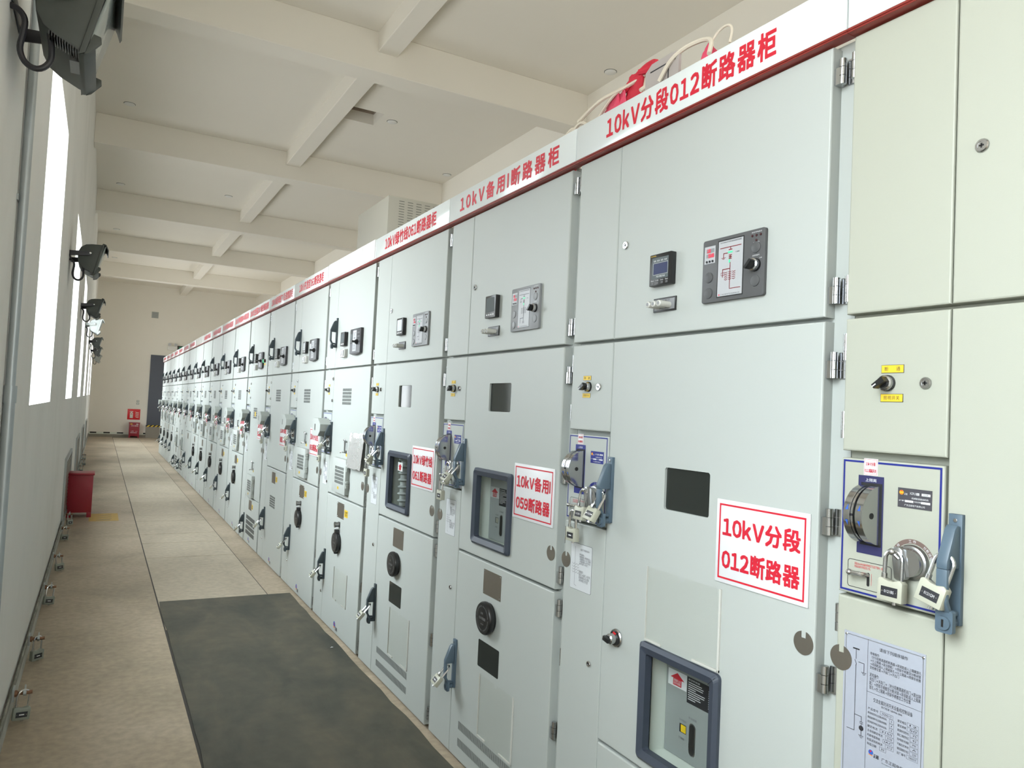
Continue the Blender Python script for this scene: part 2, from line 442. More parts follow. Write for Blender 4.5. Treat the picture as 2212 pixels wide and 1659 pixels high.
HX0, HX1, HY0, HY1 = 1.115, 1.69, 8.50, 8.97
def f_ceil(b):
    b.mt('plaster_ceiling')
    for a, c, d, e in ((XL - WT, HX0, YB - .2, YE + .2), (HX1, XR + .2, YB - .2, YE + .2), (HX0, HX1, YB - .2, HY0), (HX0, HX1, HY1, YE + .2)):
        b.box(a, c, d, e, ZC, ZC + .15)
    b.mt('hatch_brown')
    b.box(HX0 - .02, HX0, HY0, HY1, ZC + .15, ZC + .5); b.box(HX1, HX1 + .02, HY0, HY1, ZC + .15, ZC + .5)
    b.box(HX0 - .02, HX1 + .02, HY0 - .02, HY0, ZC + .15, ZC + .5); b.box(HX0 - .02, HX1 + .02, HY1, HY1 + .02, ZC + .15, ZC + .5)
    b.box(HX0 - .02, HX1 + .02, HY0 - .02, HY1 + .02, ZC + .5, ZC + .52)
struct('ceiling', f_ceil, smooth=0)
BEAMS = [6.41 + 4.46 * k for k in range(-3, 5)]
for i, y in enumerate(BEAMS):
    o = struct('ceiling_beam', lambda b: b.mt('plaster_ceiling').box(XL, XR, y, y + .30, 5.09, ZC), bevel=0.006, segs=1)
o = struct('ceiling_beam', lambda b: b.mt('plaster_ceiling').box(.895, 1.115, YB, YE, 5.30, ZC), bevel=0.006, segs=1)

for i, (a, c) in enumerate(WINS + ADDED_RWINS):  # those of the opposite wall are unseen, added for brightness
    w = bpy.data.objects.new('window_%d' % (i + 1), None); COL.objects.link(w); w['kind'] = 'structure'
    w.location = (XL - WT + .05 if i < len(WINS) else XR + .15, a, WIN_Z0)
    def ff(b):
        b.mt('frame_white'); L, H = c - a, WIN_Z1 - WIN_Z0
        b.box(-.03, .03, 0, .05, 0, H); b.box(-.03, .03, L - .05, L, 0, H); b.box(-.03, .03, .05, L - .05, 0, .05); b.box(-.03, .03, .05, L - .05, H - .05, H)
        b.box(-.02, .02, L / 2 - .025, L / 2 + .025, .05, H - .05)
    part(w, 'window_frame', ('winframe', round(c - a, 3)), ff, ID, smooth=0)
    part(w, 'pane', ('winpane', round(c - a, 3)), lambda b: b.mt('window_pane').box(-.003, .003, .05, c - a - .05, .05, WIN_Z1 - WIN_Z0 - .05), ID, smooth=0)

for i, (a, c) in enumerate(ADDED_FWINS):  # frame and pane of the unseen window added for brightness
    w = bpy.data.objects.new('window_%d' % (i + 30), None); COL.objects.link(w); w['kind'] = 'structure'
    w.location = (c, YB - .15, WIN_Z0); w.rotation_euler = (0, 0, R(90))
    part(w, 'window_frame', ('winframe', round(c - a, 3)), ff, ID, smooth=0)
    part(w, 'pane', ('winpane', round(c - a, 3)), lambda b: b.mt('window_pane').box(-.003, .003, .05, c - a - .05, .05, WIN_Z1 - WIN_Z0 - .05), ID, smooth=0)

struct('baseboard_left', lambda b: b.mt('skirting_dirty').box(XL, XL + .012, YB, YE, 0, .115), smooth=0)
def f_bb(b):
    b.mt('skirting').box(XL + .012, .08, YE - .012, YE, 0, .10)
    b.mt('glow_white').box(XL + .012, .08, YE - .014, YE, .10, .125)
    b.mt('glow_white').box(XL + .012, .08, YE - .012, YE, .125, .175)
    y = XL + .05
    while y < 0.0:
        b.mt('black_matt').box(y, y + .20, YE - .0135, YE, .126, .174); y += .42
struct('baseboard_back', f_bb, smooth=0)
struct('trim_1', lambda b: b.mt('gap_dark').box(-.995, -.192, -3, YE - .02, 0, .0015), smooth=0)

# end wall door
d = bpy.data.objects.new('door_1', None); COL.objects.link(d); d['kind'] = 'structure'; d.location = (.07, YE, 0)
part(d, 'door_leaf', None, lambda b: b.mt('door_grey').box(0, 1.6, -.03, 0, .0, 3.02), ID, bevel=.004)
def f_rat(b):
    b.mt('board_grey').box(-.02, 1.62, -.07, -.035, 0, .40)
    b.mt('black_matt').box(-.02, 1.62, -.072, -.035, .40, .46); x = 0
    while x < 1.55:
        b.mt('yellow').prism([(x, .40), (x + .06, .40), (x + .13, .46), (x + .07, .46)], 'y', -.074, -.072); x += .13
part(d, 'threshold_board', None, f_rat, ID, smooth=0, label='low board with yellow and black striped top')

# ------------------------------------------------------------------ aisle floor coverings
seams = [4.3, 6.70, 7.49, 8.05, 8.99, 9.48, 10.32, 10.78, 11.22, 12.20, 13.2, 14.3, 15.4, 16.5, 17.7, 18.9, 20.2, 21.6, 23.2, 24.9, 26.7, 28.4]
for i, (a, c) in enumerate(zip(seams, seams[1:])):
    o = part(None, 'cover_plate', None, lambda b: b.mt('cover_plate').box(-.987, -.2, a + .005, c - .005, .0015, .006), ID, bevel=.0015, segs=1)
    tag(o, 'beige trench cover plate in the aisle floor, %s beyond the dark rubber mat' % (ORD[i] if i < 20 else 'furthermost'), 'floor plate', 'trench cover plates along the aisle')
def f_mat(b):
    b.mt('rubber'); rnd = random.Random(3); n = 40
    L = [(-.985 + rnd.uniform(-.004, .004), -2.4 + 7.43 * i / n) for i in range(n + 1)]
    Rr = [(-.036 + rnd.uniform(-.006, .006), -2.4 + 7.40 * i / n) for i in range(n + 1)]
    for i in range(n):
        b.quad([(*L[i], .012), (*Rr[i], .012), (*Rr[i + 1], .012), (*L[i + 1], .012)])
        b.quad([(*L[i], .0062), (*L[i], .012), (*L[i + 1], .012), (*L[i + 1], .0062)])
        b.quad([(*Rr[i], .0062), (*Rr[i + 1], .0062), (*Rr[i + 1], .012), (*Rr[i], .012)])
    b.quad([(*L[n], .0062), (*L[n], .012), (*Rr[n], .012), (*Rr[n], .0062)]); b.quad([(*L[0], .0062), (*Rr[0], .0062), (*Rr[0], .012), (*L[0], .012)])
    b.quad([(-.98, -2.39, .0062), (-.04, -2.39, .0062), (-.04, 4.99, .0062), (-.98, 5.0, .0062)])
tag(part(None, 'rubber_mat', None, f_mat, ID), 'worn dark grey rubber mat lying along the cabinet fronts', 'mat')
def f_mark(b):
    b.mt('floor_yellow').box(-1.49, -1.17, 9.15, 9.78, 0, .0012)
    b.mt('floor_mark')
    for y in (9.22, 9.38, 9.54): b.prism([(-1.42, y), (-1.40, y + .03), (-1.24, y + .13), (-1.25, y + .08)], 'z', .0012, .0018)
    b.prism([(-1.42, 9.22), (-1.40, 9.25), (-1.26, 9.24), (-1.26, 9.20)], 'z', .0012, .0018)
tag(part(None, 'floor_marking', None, f_mark, ID, smooth=0), 'faded yellow stencilled patch on the floor by the red box', 'floor marking')
for i, (x, y, s_, m_) in enumerate(((-.62, 2.05, .012, 'cloth_pink'), (-.10, 3.55, .016, 'paper'))):
    o = part(None, 'paper_scrap', None, lambda b: b.mt(m_).prism([(x, y), (x + s_ * 1.4, y + s_ * .3), (x + s_ * .9, y + s_)], 'z', .0125, .014), ID, smooth=0)
    tag(o, ('tiny pink paper scrap lying on the rubber mat', 'tiny white paper scrap by the cabinet edge of the rubber mat')[i], 'scrap')

# ------------------------------------------------------------------ switchgear fittings (u, d, z) in cabinet space
def hinge(door, u, z, wide, far=False):
    def f(b):
        b.mt('chrome')
        for k in (-1, 0, 1): b.cyl((u, -.016 if wide else -.010, z + k * .0205), 'z', .0088 if wide else .0066, -.0096, .0096, 12)
        if wide: b.box(u + .004, u + .022, -.0345, -.029, z - .030, z + .030); b.box(u - .017, u - .003, -.031, -.008, z - .030, z + .010)
        else: b.box(u - .004, u + .004, -.034, -.012, z - .030, z + .030)
    part(door, 'hinge', ('hinge', wide, round(u, 3), round(z, 3)), f)

def key_lock(par, u, z, r=.0115):
    def f(b):
        b.mt('chrome').lathe((u, 0, z), 'y', [(r, 0), (r, .003), (r * .86, .0055), (r * .62, .0055), (r * .6, .004), (.0001, .004)], 20)
        b.mt('black').box(u - .0045, u + .0045, .0042, .0047, z - .0014, z + .0014); b.box(u - .0014, u + .0014, .0042, .0047, z - .0045, z + .0045)
    part(par, 'key_lock', ('key', u, z, r), f)

def disc_cover(par, u, z, r=.027):
    def f(b):
        pl = []
        for i in range(37):
            t = R(90 + 14 + (360 - 28) * i / 36); pl.append((u + r * math.cos(t), z + r * math.sin(t)))
        w = pl[0][0], pl[-1][0]
        pl += [(w[1], z + r * .42), (w[0], z + r * .42)]
        b.mt('brown_metal').prism(pl, 'y', 0, .0018)
    part(par, 'swivel_cover', ('disc', u, z), f, smooth=0)

def rotary(par, u, z, turn=35, k=1.0):
    def f(b):
        b.mt('black').cyl((u, 0, z), 'y', .0175 * k, 0, .006, 22)
        b.mt('chrome').lathe((u, 0, z), 'y', [(.0165 * k, .006), (.0165 * k, .014), (.0135 * k, .0165), (.001, .0165)], 22)
        b.mt('black').cyl((u, 0, z), 'y', .0105 * k, .0165, .020, 16)
    s = part(par, 'rotary_switch', ('rot', u, z, k), f)
    def g(b):
        c, t = math.cos(R(turn)), math.sin(R(turn))
        def q(x, y): return (u + (x * c - y * t) * k, z + (x * t + y * c) * k)
        pl = [q(-.0155, -.005), (q(.013, -.0062)), q(.013, .0062), q(-.0155, .005)]
        b.mt('black').prism(pl, 'y', .0165, .034)
        b.mt('ink_white').prism([q(-.0158, -.0012), q(-.006, -.0012), q(-.006, .0012), q(-.0158, .0012)], 'y', .0338, .0346)
    part(s, 'knob', ('rotk', u, z, turn, k), g)
    return s

def yellow_label(par, u, z, txt, w=.049, h=.0155):
    def f(b):
        b.mt('dark_steel').box(u - w / 2 - .001, u + w / 2 + .001, 0, .0010, z - h / 2 - .001, z + h / 2 + .001)
        b.mt('yellow').box(u - w / 2, u + w / 2, .0010, .0014, z - h / 2, z + h / 2)
        if txt: b.mt('ink').text(txt, u - w * .36, u + w * .36, z - h * .28, z + h * .30, .0016, .01, spacing=1.25)
    part(par, 'switch_label', ('ylab', u, z, txt, w), f, smooth=0)

def latch_handle(par, u, z0, color='handle_dark', tall=.21):
    s = tall / .21
    def base(b):
        b.mt(color).box(u - .013, u + .013, 0, .010, z0, z0 + tall)
        b.mt('chrome').cyl((u, 0, z0 + tall - .012 * s), 'y', .0042, .010, .0108, 10)
    h = part(par, 'latch_handle', ('lh', u, z0, color, tall), base, bevel=.0018)
    def lever(b):
        b.mt(color)
        P = lambda L: [(p, z0 + q * s) for p, q in L]
        b.prism(P([(.0105, .188), (.020, .190), (.028, .182), (.052, .122), (.052, .108), (.0105, .108)]), 'x', u - .0105, u + .0105)
        b.prism(P([(.042, .108), (.052, .108), (.052, .046), (.038, .022), (.0105, .018), (.0105, .027), (.033, .031), (.042, .048)]), 'x', u - .0105, u + .0105)
    part(h, 'lever', ('lv', u, z0, color, tall), lever, bevel=.0018)
    def barrel(b):
        b.mt(color)
        b.cyl((u, 0, z0 + .006 * s), 'y', .010, 0, .032, 14); b.prism(rrect(u - .0165, u + .0165, z0 - .013, z0 + .030, .005, 3), 'y', .030, .0405); b.lathe((u, 0, z0 + .006 * s), 'y', [(.0135, .0405), (.0130, .0445), (.001, .045)], 18)
        b.mt('black').box(u - .002, u + .002, .0452, .0457, z0 - .001, z0 + .013)
    part(h, 'lock_barrel', ('lb', u, z0, color, tall), barrel)

def panel_meter(par, style, dep):
    u0, u1, z0, z1 = .432, .528, 1.950, 2.046
    p = part(par, 'panel_meter', ('meter', dep), lambda b: b.mt('black').box(u0, u1, 0, dep, z0, z1), bevel=.0022)
    def f(b):
        h = dep + .0006
        if style == 0:
            b.mt('screen_grey').rect(u0 + .012, u1 - .010, z0 + .020, z1 - .012, h)
            b.mt('screen').rect(u0 + .020, u1 - .014, z0 + .034, z0 + .066, h + .0003)
            b.mt('ink_white').border(u0 + .018, u1 - .012, z0 + .032, z0 + .068, .0006, h + .0004)
            for i in range(4): b.text('8.8', u0 + .020 + i * .016, u0 + .030 + i * .016, z0 + .072, z0 + .077, h + .0004)
            b.text('PD194E-9S4', u0 + .034, u1 - .024, z0 + .024, z0 + .029, h + .0004)
            for i, t in enumerate(('Enter', 'Up', 'Down', 'Set')): b.text(t, u0 + .010 + i * .021, u0 + .023 + i * .021, z0 + .0135, z0 + .0175, h, .01)
            b.mt('yellow').text('POWER', u0 + .006, u0 + .030, z1 - .008, z1 - .004, h, .01)
            b.mt('panel_grey')
            for i in range(4): b.rect(u0 + .012 + i * .021, u0 + .022 + i * .021, z0 + .004, z0 + .011, h)
        else:
            b.mt('screen_grey').rect(u0 + .012, u1 - .012, z0 + .024, z1 - .010, h)
            b.mt('ink_white')
            for i in range(4): b.rect(u0 + .014 + i * .019, u0 + .026 + i * .019, z0 + .010, z0 + .016, h)
    part(p, 'display', ('meterd', style, dep), f, smooth=0)
    return p

def lamp_block(par):            # three clear indicator sleeves on a small plate (first cabinets)
    def f(b):
        b.mt('black').box(.437, .536, 0, .004, 1.872, 1.914)
        b.mt('panel_light').box(.442, .532, .004, .0048, 1.877, 1.909)
        b.mt('ink').text('带电显示', .462, .512, 1.9025, 1.9075, .0053)
    p = part(par, 'indicator_plate', ('indp',), f, smooth=0)
    for i in range(3):
        def g(b):
            c = (.461 + i * .024, 0, 1.890)
            b.mt('clear_plastic').lathe(c, 'y', [(.0095, .004), (.0095, .046), (.0075, .048)], 16, caps=True)
            b.mt('panel_light').cyl(c, 'y', .0055, .0481, .0486, 12)
        part(p, 'indicator_sleeve', ('inds', i), g)

def relay(par):
    def f(b):
        b.mt('clear_plastic').box(.437, .536, 0, .024, 1.872, 1.928)
    p = part(par, 'signal_relay', ('relay',), f, bevel=.003)
    def g(b):
        b.mt('ink_white').rect(.444, .500, 1.878, 1.922, .0246)
        b.mt('ink_grey').rect(.470, .482, 1.884, 1.916, .0250); b.rect(.448, .462, 1.884, 1.892, .0250)
        b.mt('panel_grey').rect(.506, .528, 1.880, 1.920, .0246)
    part(p, 'relay_face', ('relayf',), g, smooth=0)

def mimic(b, u0, u1, z0, z1, h, red, style):
    """one-line diagram drawn in the rectangle"""
    W_, H_ = u1 - u0, z1 - z0; X = lambda p: u0 + p * W_; Z = lambda p: z0 + p * H_
    b.mt(red); w = .0024
    b.strip([(X(.08), Z(.915)), (X(.92), Z(.915))], .0022, h)
    b.strip([(X(.50), Z(.915)), (X(.50), Z(.86))], w, h); b.strip([(X(.44), Z(.86)), (X(.56), Z(.86))], w, h)
    b.strip([(X(.42), Z(.80)), (X(.22), Z(.80)), (X(.22), Z(.715))], w, h)
    for k, (a, z) in enumerate(((.09, .715), (.06, .70), (.03, .686))): b.strip([(X(.22 - a), Z(z)), (X(.22 + a), Z(z))], .0010, h)
    b.strip([(X(.50), Z(.75)), (X(.50), Z(.68))], w, h); b.strip([(X(.45), Z(.75)), (X(.55), Z(.75))], w, h); b.strip([(X(.45), Z(.68)), (X(.55), Z(.68))], w, h); b.strip([(X(.455), Z(.715)), (X(.545), Z(.715))], .003, h)
    b.strip([(X(.50), Z(.60)), (X(.50), Z(.10 if style == 0 else .16))], w, h)
    for x in (.34, .50, .66):
        for k in range(5):
            zc = .26 + .036 * k + (0 if style == 0 else .10)
            b.strip([(X(x - .055), Z(zc + .014)), (X(x), Z(zc)), (X(x + .055), Z(zc + .014))], .0017, h)
    if style == 0:
        b.strip([(X(.50), Z(.08)), (X(.93), Z(.08))], .0020, h)
        b.strip([(X(.50), Z(.48)), (X(.20), Z(.48)), (X(.20), Z(.33))], w, h); b.border(X(.13), X(.27), Z(.36), Z(.42), .0011, h)
    else:
        b.strip([(X(.5), Z(.22)), (X(.22), Z(.22)), (X(.22), Z(.08))], w, h); b.strip([(X(.44), Z(.12)), (X(.56), Z(.12))], w, h); b.strip([(X(.44), Z(.08)), (X(.56), Z(.08))], w, h)

def control_panel(par, style, dep=.011):
    """style 0 dark grey with big mimic, 1 light grey, both rectangular"""
    u0, u1, z0, z1 = .650, .870, 1.876, 2.051
    face = 'panel_grey' if style == 0 else 'panel_light'; red = 'mimic_red' if style == 0 else 'ink_grey'
    def f(b):
        b.mt(face).prism(rrect(u0, u1, z0, z1, .006, 3), 'y', 0, dep)
    p = part(par, 'control_panel', ('cp', style, dep), f, bevel=.0022)
    for q, (u, z) in enumerate(((u0 + .026, z0 + .070), (u0 + .026, z0 + .026), (u1 - .028, z0 + .040), (u1 - .028, z1 - .048))):
        part(p, 'push_button', ('cpb', style, dep, q), lambda b: b.mt(face).lathe((u, 0, z), 'y', [(.0150, dep), (.0145, dep + .0022), (.0105, dep + .0036), (.0005, dep + .0040)], 22))
    def mim(b):
        h = dep + .0006; a0, a1 = u0 + .060, u1 - .072
        b.mt('black').rect(a0 - .003, a1 + .003, z0 + .010, z1 - .009, h - .0003)
        b.mt('mimic_white').rect(a0, a1, z0 + .013, z1 - .012, h)
        mimic(b, a0, a1, z0 + .020, z1 - .020, h + .0004, red, style)
        b.mt('ink').text('ZCK9800开关柜智能操控装置', a0 + .006, a1 - .006, z1 - .0185, z1 - .0145, h + .0004)
        b.text('广东正超电气科技有限公司', a0 + .012, a1 - .008, z0 + .0155, z0 + .0185, h + .0004)
        b.mt('led_red').rect(a0 + .005, a0 + .009, z0 + .0150, z0 + .0190, h + .0004)
        b.mt('ink').text('已储能', a0 + .062, a0 + .076, z1 - .050, z1 - .0465, h + .0004)
    part(p, 'mimic_diagram', ('cpm', style, dep), mim, smooth=0)
    def leds(b):
        a0, a1 = u0 + .060, u1 - .072; H = z1 - z0 - .04; h = dep + .0014; x = a0 + (a1 - a0) * .5
        b.mt('led_green').box(x - .009, x + .007, h - .001, h, z0 + .02 + H * .795, z0 + .02 + H * .825)
        b.box(x - .005, x - .001, h - .001, h, z0 + .02 + H * .60, z0 + .02 + H * .665)
    part(p, 'status_lights', ('cpl', style, dep), leds, smooth=0)
    def seg(b):
        h = dep + .0006
        b.mt('mimic_white').rect(u0 + .007, u0 + .048, z1 - .066, z1 - .018, h)
        b.mt('panel_light').rect(u0 + .014, u0 + .044, z1 - .036, z1 - .025, h + .0003); b.rect(u0 + .014, u0 + .044, z1 - .050, z1 - .039, h + .0003)
        b.mt('led_red' if style < 2 else 'panel_light').text('18', u0 + .017, u0 + .030, z1 - .0355, z1 - .0255, h + .0007, .06); b.text('56', u0 + .022, u0 + .043, z1 - .0495, z1 - .0395, h + .0007, .06)
        b.mt('black')
        for i in range(3): b.lathe((u0 + .017 + i * .011, 0, z1 - .0605), 'y', [(.0032, h), (.0032, h + .002)], 10)
    part(p, 'digital_display', ('cps', style, dep), seg, smooth=0)
    def top(b):
        h = dep
        for i in range(3): b.mt('led_off').lathe((u1 - .042 + i * .014, 0, z1 - .017), 'y', [(.0034, h), (.0030, h + .002), (.0005, h + .003)], 10)
        b.lathe((u1 - .028, 0, z1 - .030), 'y', [(.0034, h), (.0030, h + .002), (.0005, h + .003)], 10)
        b.mt('ink_white').text('高压带电显示', u1 - .044, u1 - .010, z1 - .010, z1 - .0065, h + .0005)
        b.text('闭锁解锁', u1 - .038, u1 - .018, z1 - .0365, z1 - .0335, h + .0005)
        b.text('远控操作', u1 - .040, u1 - .016, z1 - .071, z1 - .067, h + .0005)
        b.text('分闸', u1 - .050, u1 - .042, z1 - .079, z1 - .076, h + .0005); b.text('合闸', u1 - .016, u1 - .008, z1 - .079, z1 - .076, h + .0005)
    part(p, 'voltage_lights', ('cpt', style, dep), top)
    # selector
    def f2(b):
        c = (u1 - .028, 0, z1 - .094)
        b.mt('black').cyl(c, 'y', .0170, dep, dep + .006, 20)
        b.mt('chrome').lathe(c, 'y', [(.016, dep + .006), (.016, dep + .013), (.0125, dep + .0155), (.001, dep + .0155)], 20)
        b.mt('black').prism([(c[0] - .014, c[2] - .010), (c[0] - .006, c[2] - .013), (c[0] + .012, c[2] + .006), (c[0] + .006, c[2] + .011)], 'y', dep + .014, dep + .032)
    part(p, 'selector_knob', ('cpk', style, dep), f2)

def control_panel_dark(par, detail=True, green=False):
    u0, u1, z0, z1 = .642, .868, 1.876, 2.051; dep = .020
    def f(b):
        pl = [(u0 + .004, z1), (u0, z1 - .004), (u0, z0 + .012)] + [(u0 + (u1 - u0) * t, z0 + .012 - .012 * math.sin(math.pi * t)) for t in (.1, .2, .3, .4, .5, .6, .7, .8, .9)] + [(u1, z0 + .012), (u1, z1 - .004), (u1 - .004, z1)]
        b.mt('panel_black').prism(pl, 'y', 0, dep)
    p = part(par, 'control_panel', ('cpd',), f, bevel=.002)
    def g(b):
        h = dep + .0006
        b.mt('panel_foot').rect(u0 + .004, u1 - .004, z0 + .014, z0 + .078, h - .0003)
        b.mt('mimic_white').rect(u0 + .064, u0 + .140, z0 + .026, z1 - .012, h)
        mimic(b, u0 + .068, u0 + .136, z0 + .08, z1 - .022, h + .0004, 'ink_grey', 1)
        b.mt('ink_grey').text('开关状态\n综合指示', u0 + .074, u0 + .13, z0 + .034, z0 + .072, h + .0004)
        b.mt('screen_grey').rect(u0 + .010, u0 + .052, z1 - .085, z1 - .032, h)
        b.mt('ink').rect(u0 + .01, u0 + .052, z0 + .088 - .010, z0 + .088 - .004, h)
        b.mt('panel_grey')
        for z in (.026, .05, .075): b.rect(u1 - .07, u1 - .02, z1 - z - .010, z1 - z, h)
    part(p, 'mimic_diagram', ('cpdm',), g, smooth=0)
    def k(b):
        c = (u1 - .062, 0, z0 + .084)
        b.mt('black').cyl(c, 'y', .017, dep, dep + .010, 18); b.cyl(c, 'y', .013, dep + .010, dep + .016, 18)
        b.prism([(c[0] - .015, c[2] - .006), (c[0] + .013, c[2] - .006), (c[0] + .013, c[2] + .006), (c[0] - .015, c[2] + .006)], 'y', dep + .014, dep + .040)
    part(p, 'selector_knob', ('cpdk',), k)
    if green:
        def q(b):
            b.mt('led_green').cyl((.905, 0, 1.955), 'y', .017, .0, .018, 14); b.mt('led_off').cyl((.95, 0, 1.957), 'y', .017, .0, .018, 14)
            b.mt('yellow').box(.89, .965, 0, .001, 1.915, 1.93)
        part(par, 'signal_lamps', ('siglamps',), q)

def vent(par, u0, u1, z0, z1, rows, cols, h=0.0, name='vent_grille', frac=.72, dark='vent_dark'):
    def f(b):
        b.mt(dark); dz = (z1 - z0) / rows; du = (u1 - u0) / cols
        for r in range(rows):
            for c in range(cols):
                b.rect(u0 + du * (c + .14), u0 + du * (c + .14 + frac), z0 + dz * (r + .11), z0 + dz * (r + .89), h + .0004)
    part(par, name, ('vent', u0, u1, z0, z1, rows, cols, h), f, smooth=0)

def handwheel(par, blue):
    uc, zc, Rr = .078, 1.367, .0625
    def plate(b):
        b.mt('blue_plate' if not blue else 'blue_ink').rect(.046, .106, 1.281, 1.449, .0008)
        b.mt('ink_white').text('上隔离', .063, .089, 1.4365, 1.4435, .0012)
        b.mt('black_matt').rect(.053, .103, 1.300, 1.434, .0011)
    p = part(par, 'handwheel', ('hwp', blue), plate, smooth=0, label='chrome half-disc handwheel in a dark blue slot plate')
    def w(b):
        b.mt('chrome'); n = 26
        for (a, c, rr) in ((.0555, .0705, Rr), (.0715, .0765, Rr * .96), (.0835, .0995, Rr)):
            pl = [(rr * math.sin(math.pi * i / n), zc + rr * math.cos(math.pi * i / n)) for i in range(n + 1)]
            b.prism(pl, 'x', a, c)
        b.mt('black_matt').prism([(Rr * .82 * math.sin(math.pi * i / 16), zc + Rr * .82 * math.cos(math.pi * i / 16)) for i in range(17)], 'x', .0765, .0835)
        b.cyl((.0996, .030, zc), 'x', .0065, -.0005, .0008, 14)
        b.mt('blue')
        for (a, c) in ((.058, .068), (.087, .096)):
            for t0, t1 in ((1.40, 1.20), (1.74, 1.94)):
                A = lambda t, r=Rr + .0004: (r * math.sin(t), zc + r * math.cos(t))
                b.add([(a + .002, *A(t0)), (c - .001, *A(t0)), (c - .003, *A(t1))], [(0, 1, 2)])
        b.mt('ink').rect(.0718, .0764, zc - .002, zc + .003, Rr * .96 + .0003)
    part(p, 'half_disc', ('hww',), w)

def mech_panel(par, i, blue, sticker):
    """interlock mechanism behind the narrow column: plate, handwheel, dial, toggle"""
    def f(b):
        b.mt('paint_cream' if i == 0 else 'paint'); panel(b, .003, .234, 1.189, 1.484)
        b.mt('blue_ink'); b.border(.008, .229, 1.194, 1.480, .0042, .0005)
        b.mt('ink'); pl = rrect(.026, .128, 1.205, 1.264, .006, 3); b.strip(pl + [pl[0]], .0012, .0005)
        b.mt('red_ink').text('将盘ON.OFF对操作手柄应下压至下档内，操作\n完成后操作手柄应至上档。', .042, .112, 1.2475, 1.2595, .0006, .0)
        b.strip([(.083, 1.216), (.083, 1.241)], .0006, .0006)
        b.mt('black_matt').prism(rrect(.072, .0785, 1.213, 1.242, .003, 3), 'y', .0004, .0006)
    p = part(par, 'mechanism_panel', ('mech', i == 0), f)
    handwheel(p, blue)
    def st(b):
        b.mt('sign_white').box(.0585, .091, 0, .0012, 1.450, 1.486)
        b.mt('red_ink').border(.060, .0895, 1.4515, 1.4845, .0006, .0016)
        b.text(sticker[0], .0635, .086, 1.4705, 1.4785, .0016, .022); b.text(sticker[1], .0615, .088, 1.456, 1.464, .0016, .022)
    if sticker: part(p, 'name_sticker', None, st, smooth=0)
    def dp(b):
        b.mt('plate_grey' if not blue else 'blue_ink').box(.138, .210, 0, .0010, 1.392, 1.432)
        b.mt('orange').lathe((.146, 0, 1.4225), 'y', [(.0048, .0010), (.0048, .0013)], 16); b.mt('yellow').rect(.1415, .1505, 1.4215, 1.4235, .0016); b.mt('fire_red').rect(.1445, .1475, 1.4255, 1.427, .0016)
        b.mt('ink_white').text('正超', .152, .159, 1.418, 1.422, .0015)
        b.text('XZFLS', .164, .177, 1.420, 1.4245, .0015); b.rect(.178, .184, 1.4195, 1.4245, .0015); b.rect(.189, .207, 1.4195, 1.4245, .0015)
        b.text('机械联锁操动机构', .168, .203, 1.4105, 1.4145, .0015)
        b.text('出厂编号', .141, .153, 1.4045, 1.4075, .0015); b.rect(.154, .172, 1.4035, 1.4078, .0015); b.text('制造日期', .174, .187, 1.4045, 1.4075, .0015); b.rect(.188, .207, 1.4035, 1.4078, .0015)
        b.text('广东正超电气有限公司', .153, .196, 1.3955, 1.3995, .0015)
        b.mt('ink').text('5', .1795, .1825, 1.4202, 1.4238, .0019); b.text('GSA', .193, .203, 1.4202, 1.4238, .0019)
    part(p, 'data_plate', ('dataplate', blue), dp, smooth=0)
    def dial(b):
        c = (.172, 0, 1.283); n = 24
        for k in range(n):
            t0, t1 = R(160 - 140 * k / n), R(160 - 140 * (k + 1) / n)
            b.mt('ring_brown' if not blue else 'blue_ink').quad([(c[0] + r * math.cos(t), .0006, c[2] + r * math.sin(t)) for r, t in ((.038, t0), (.047, t0), (.047, t1), (.038, t1))])
        b.mt('ink_white')
        for tx, ang in (('检', 147), ('修', 135), ('工', 97), ('作', 84), ('分', 52), ('断', 42), ('闭', 31), ('锁', 21)):
            t = R(ang); x, z = c[0] + .0425 * math.cos(t), c[2] + .0425 * math.sin(t); a = t - math.pi / 2
            vs, fs = glyphs(tx, .01, 1.0, 1.0, 'LEFT'); s_ = .0068
            b.add([(x + ((p[0] - .5) * math.cos(a) - (p[1] - .38) * math.sin(a)) * s_, .0010, z + ((p[0] - .5) * math.sin(a) + (p[1] - .38) * math.cos(a)) * s_) for p in vs], fs)
        b.mt('steel').lathe(c, 'y', [(.036, 0), (.036, .003), (.034, .008), (.030, .010)], 28)
        b.mt('chrome').lathe(c, 'y', [(.030, .010), (.028, .020), (.001, .021)], 24)
    q = part(p, 'selector_dial', ('dial', blue), dial)
    def grip(b):
        b.mt('steel'); c = (.160, 1.281); t = R(97)
        def Q(x, y): return (c[0] + x * math.cos(t) - y * math.sin(t), c[1] + x * math.sin(t) + y * math.cos(t))
        b.prism([Q(-.034, -.008), Q(-.030, -.012), Q(.026, -.011), Q(.032, -.004), Q(.032, .008), Q(.026, .013), Q(-.030, .013), Q(-.034, .008)], 'y', .012, .028)
    part(p, 'dial_grip', ('dialg',), grip, bevel=.002)
    def knob(b):
        b.mt('chrome'); b.tube([(.160, .026, 1.290), (.150, .030, 1.300)], .004, 8); b.ball((.148, .031, 1.302), .0075, 12)
    part(p, 'dial_knob', ('dialk',), knob)
    def tog(b):
        b.mt('chrome'); b.tube([(.075, -.004, 1.236), (.072, .012, 1.238), (.062, .018, 1.239), (.046, .019, 1.2385)], .0046, 9, 2)
        b.ball((.043, .019, 1.2385), .0068, 12)
    part(p, 'toggle_lever', ('tog',), tog)
    return p

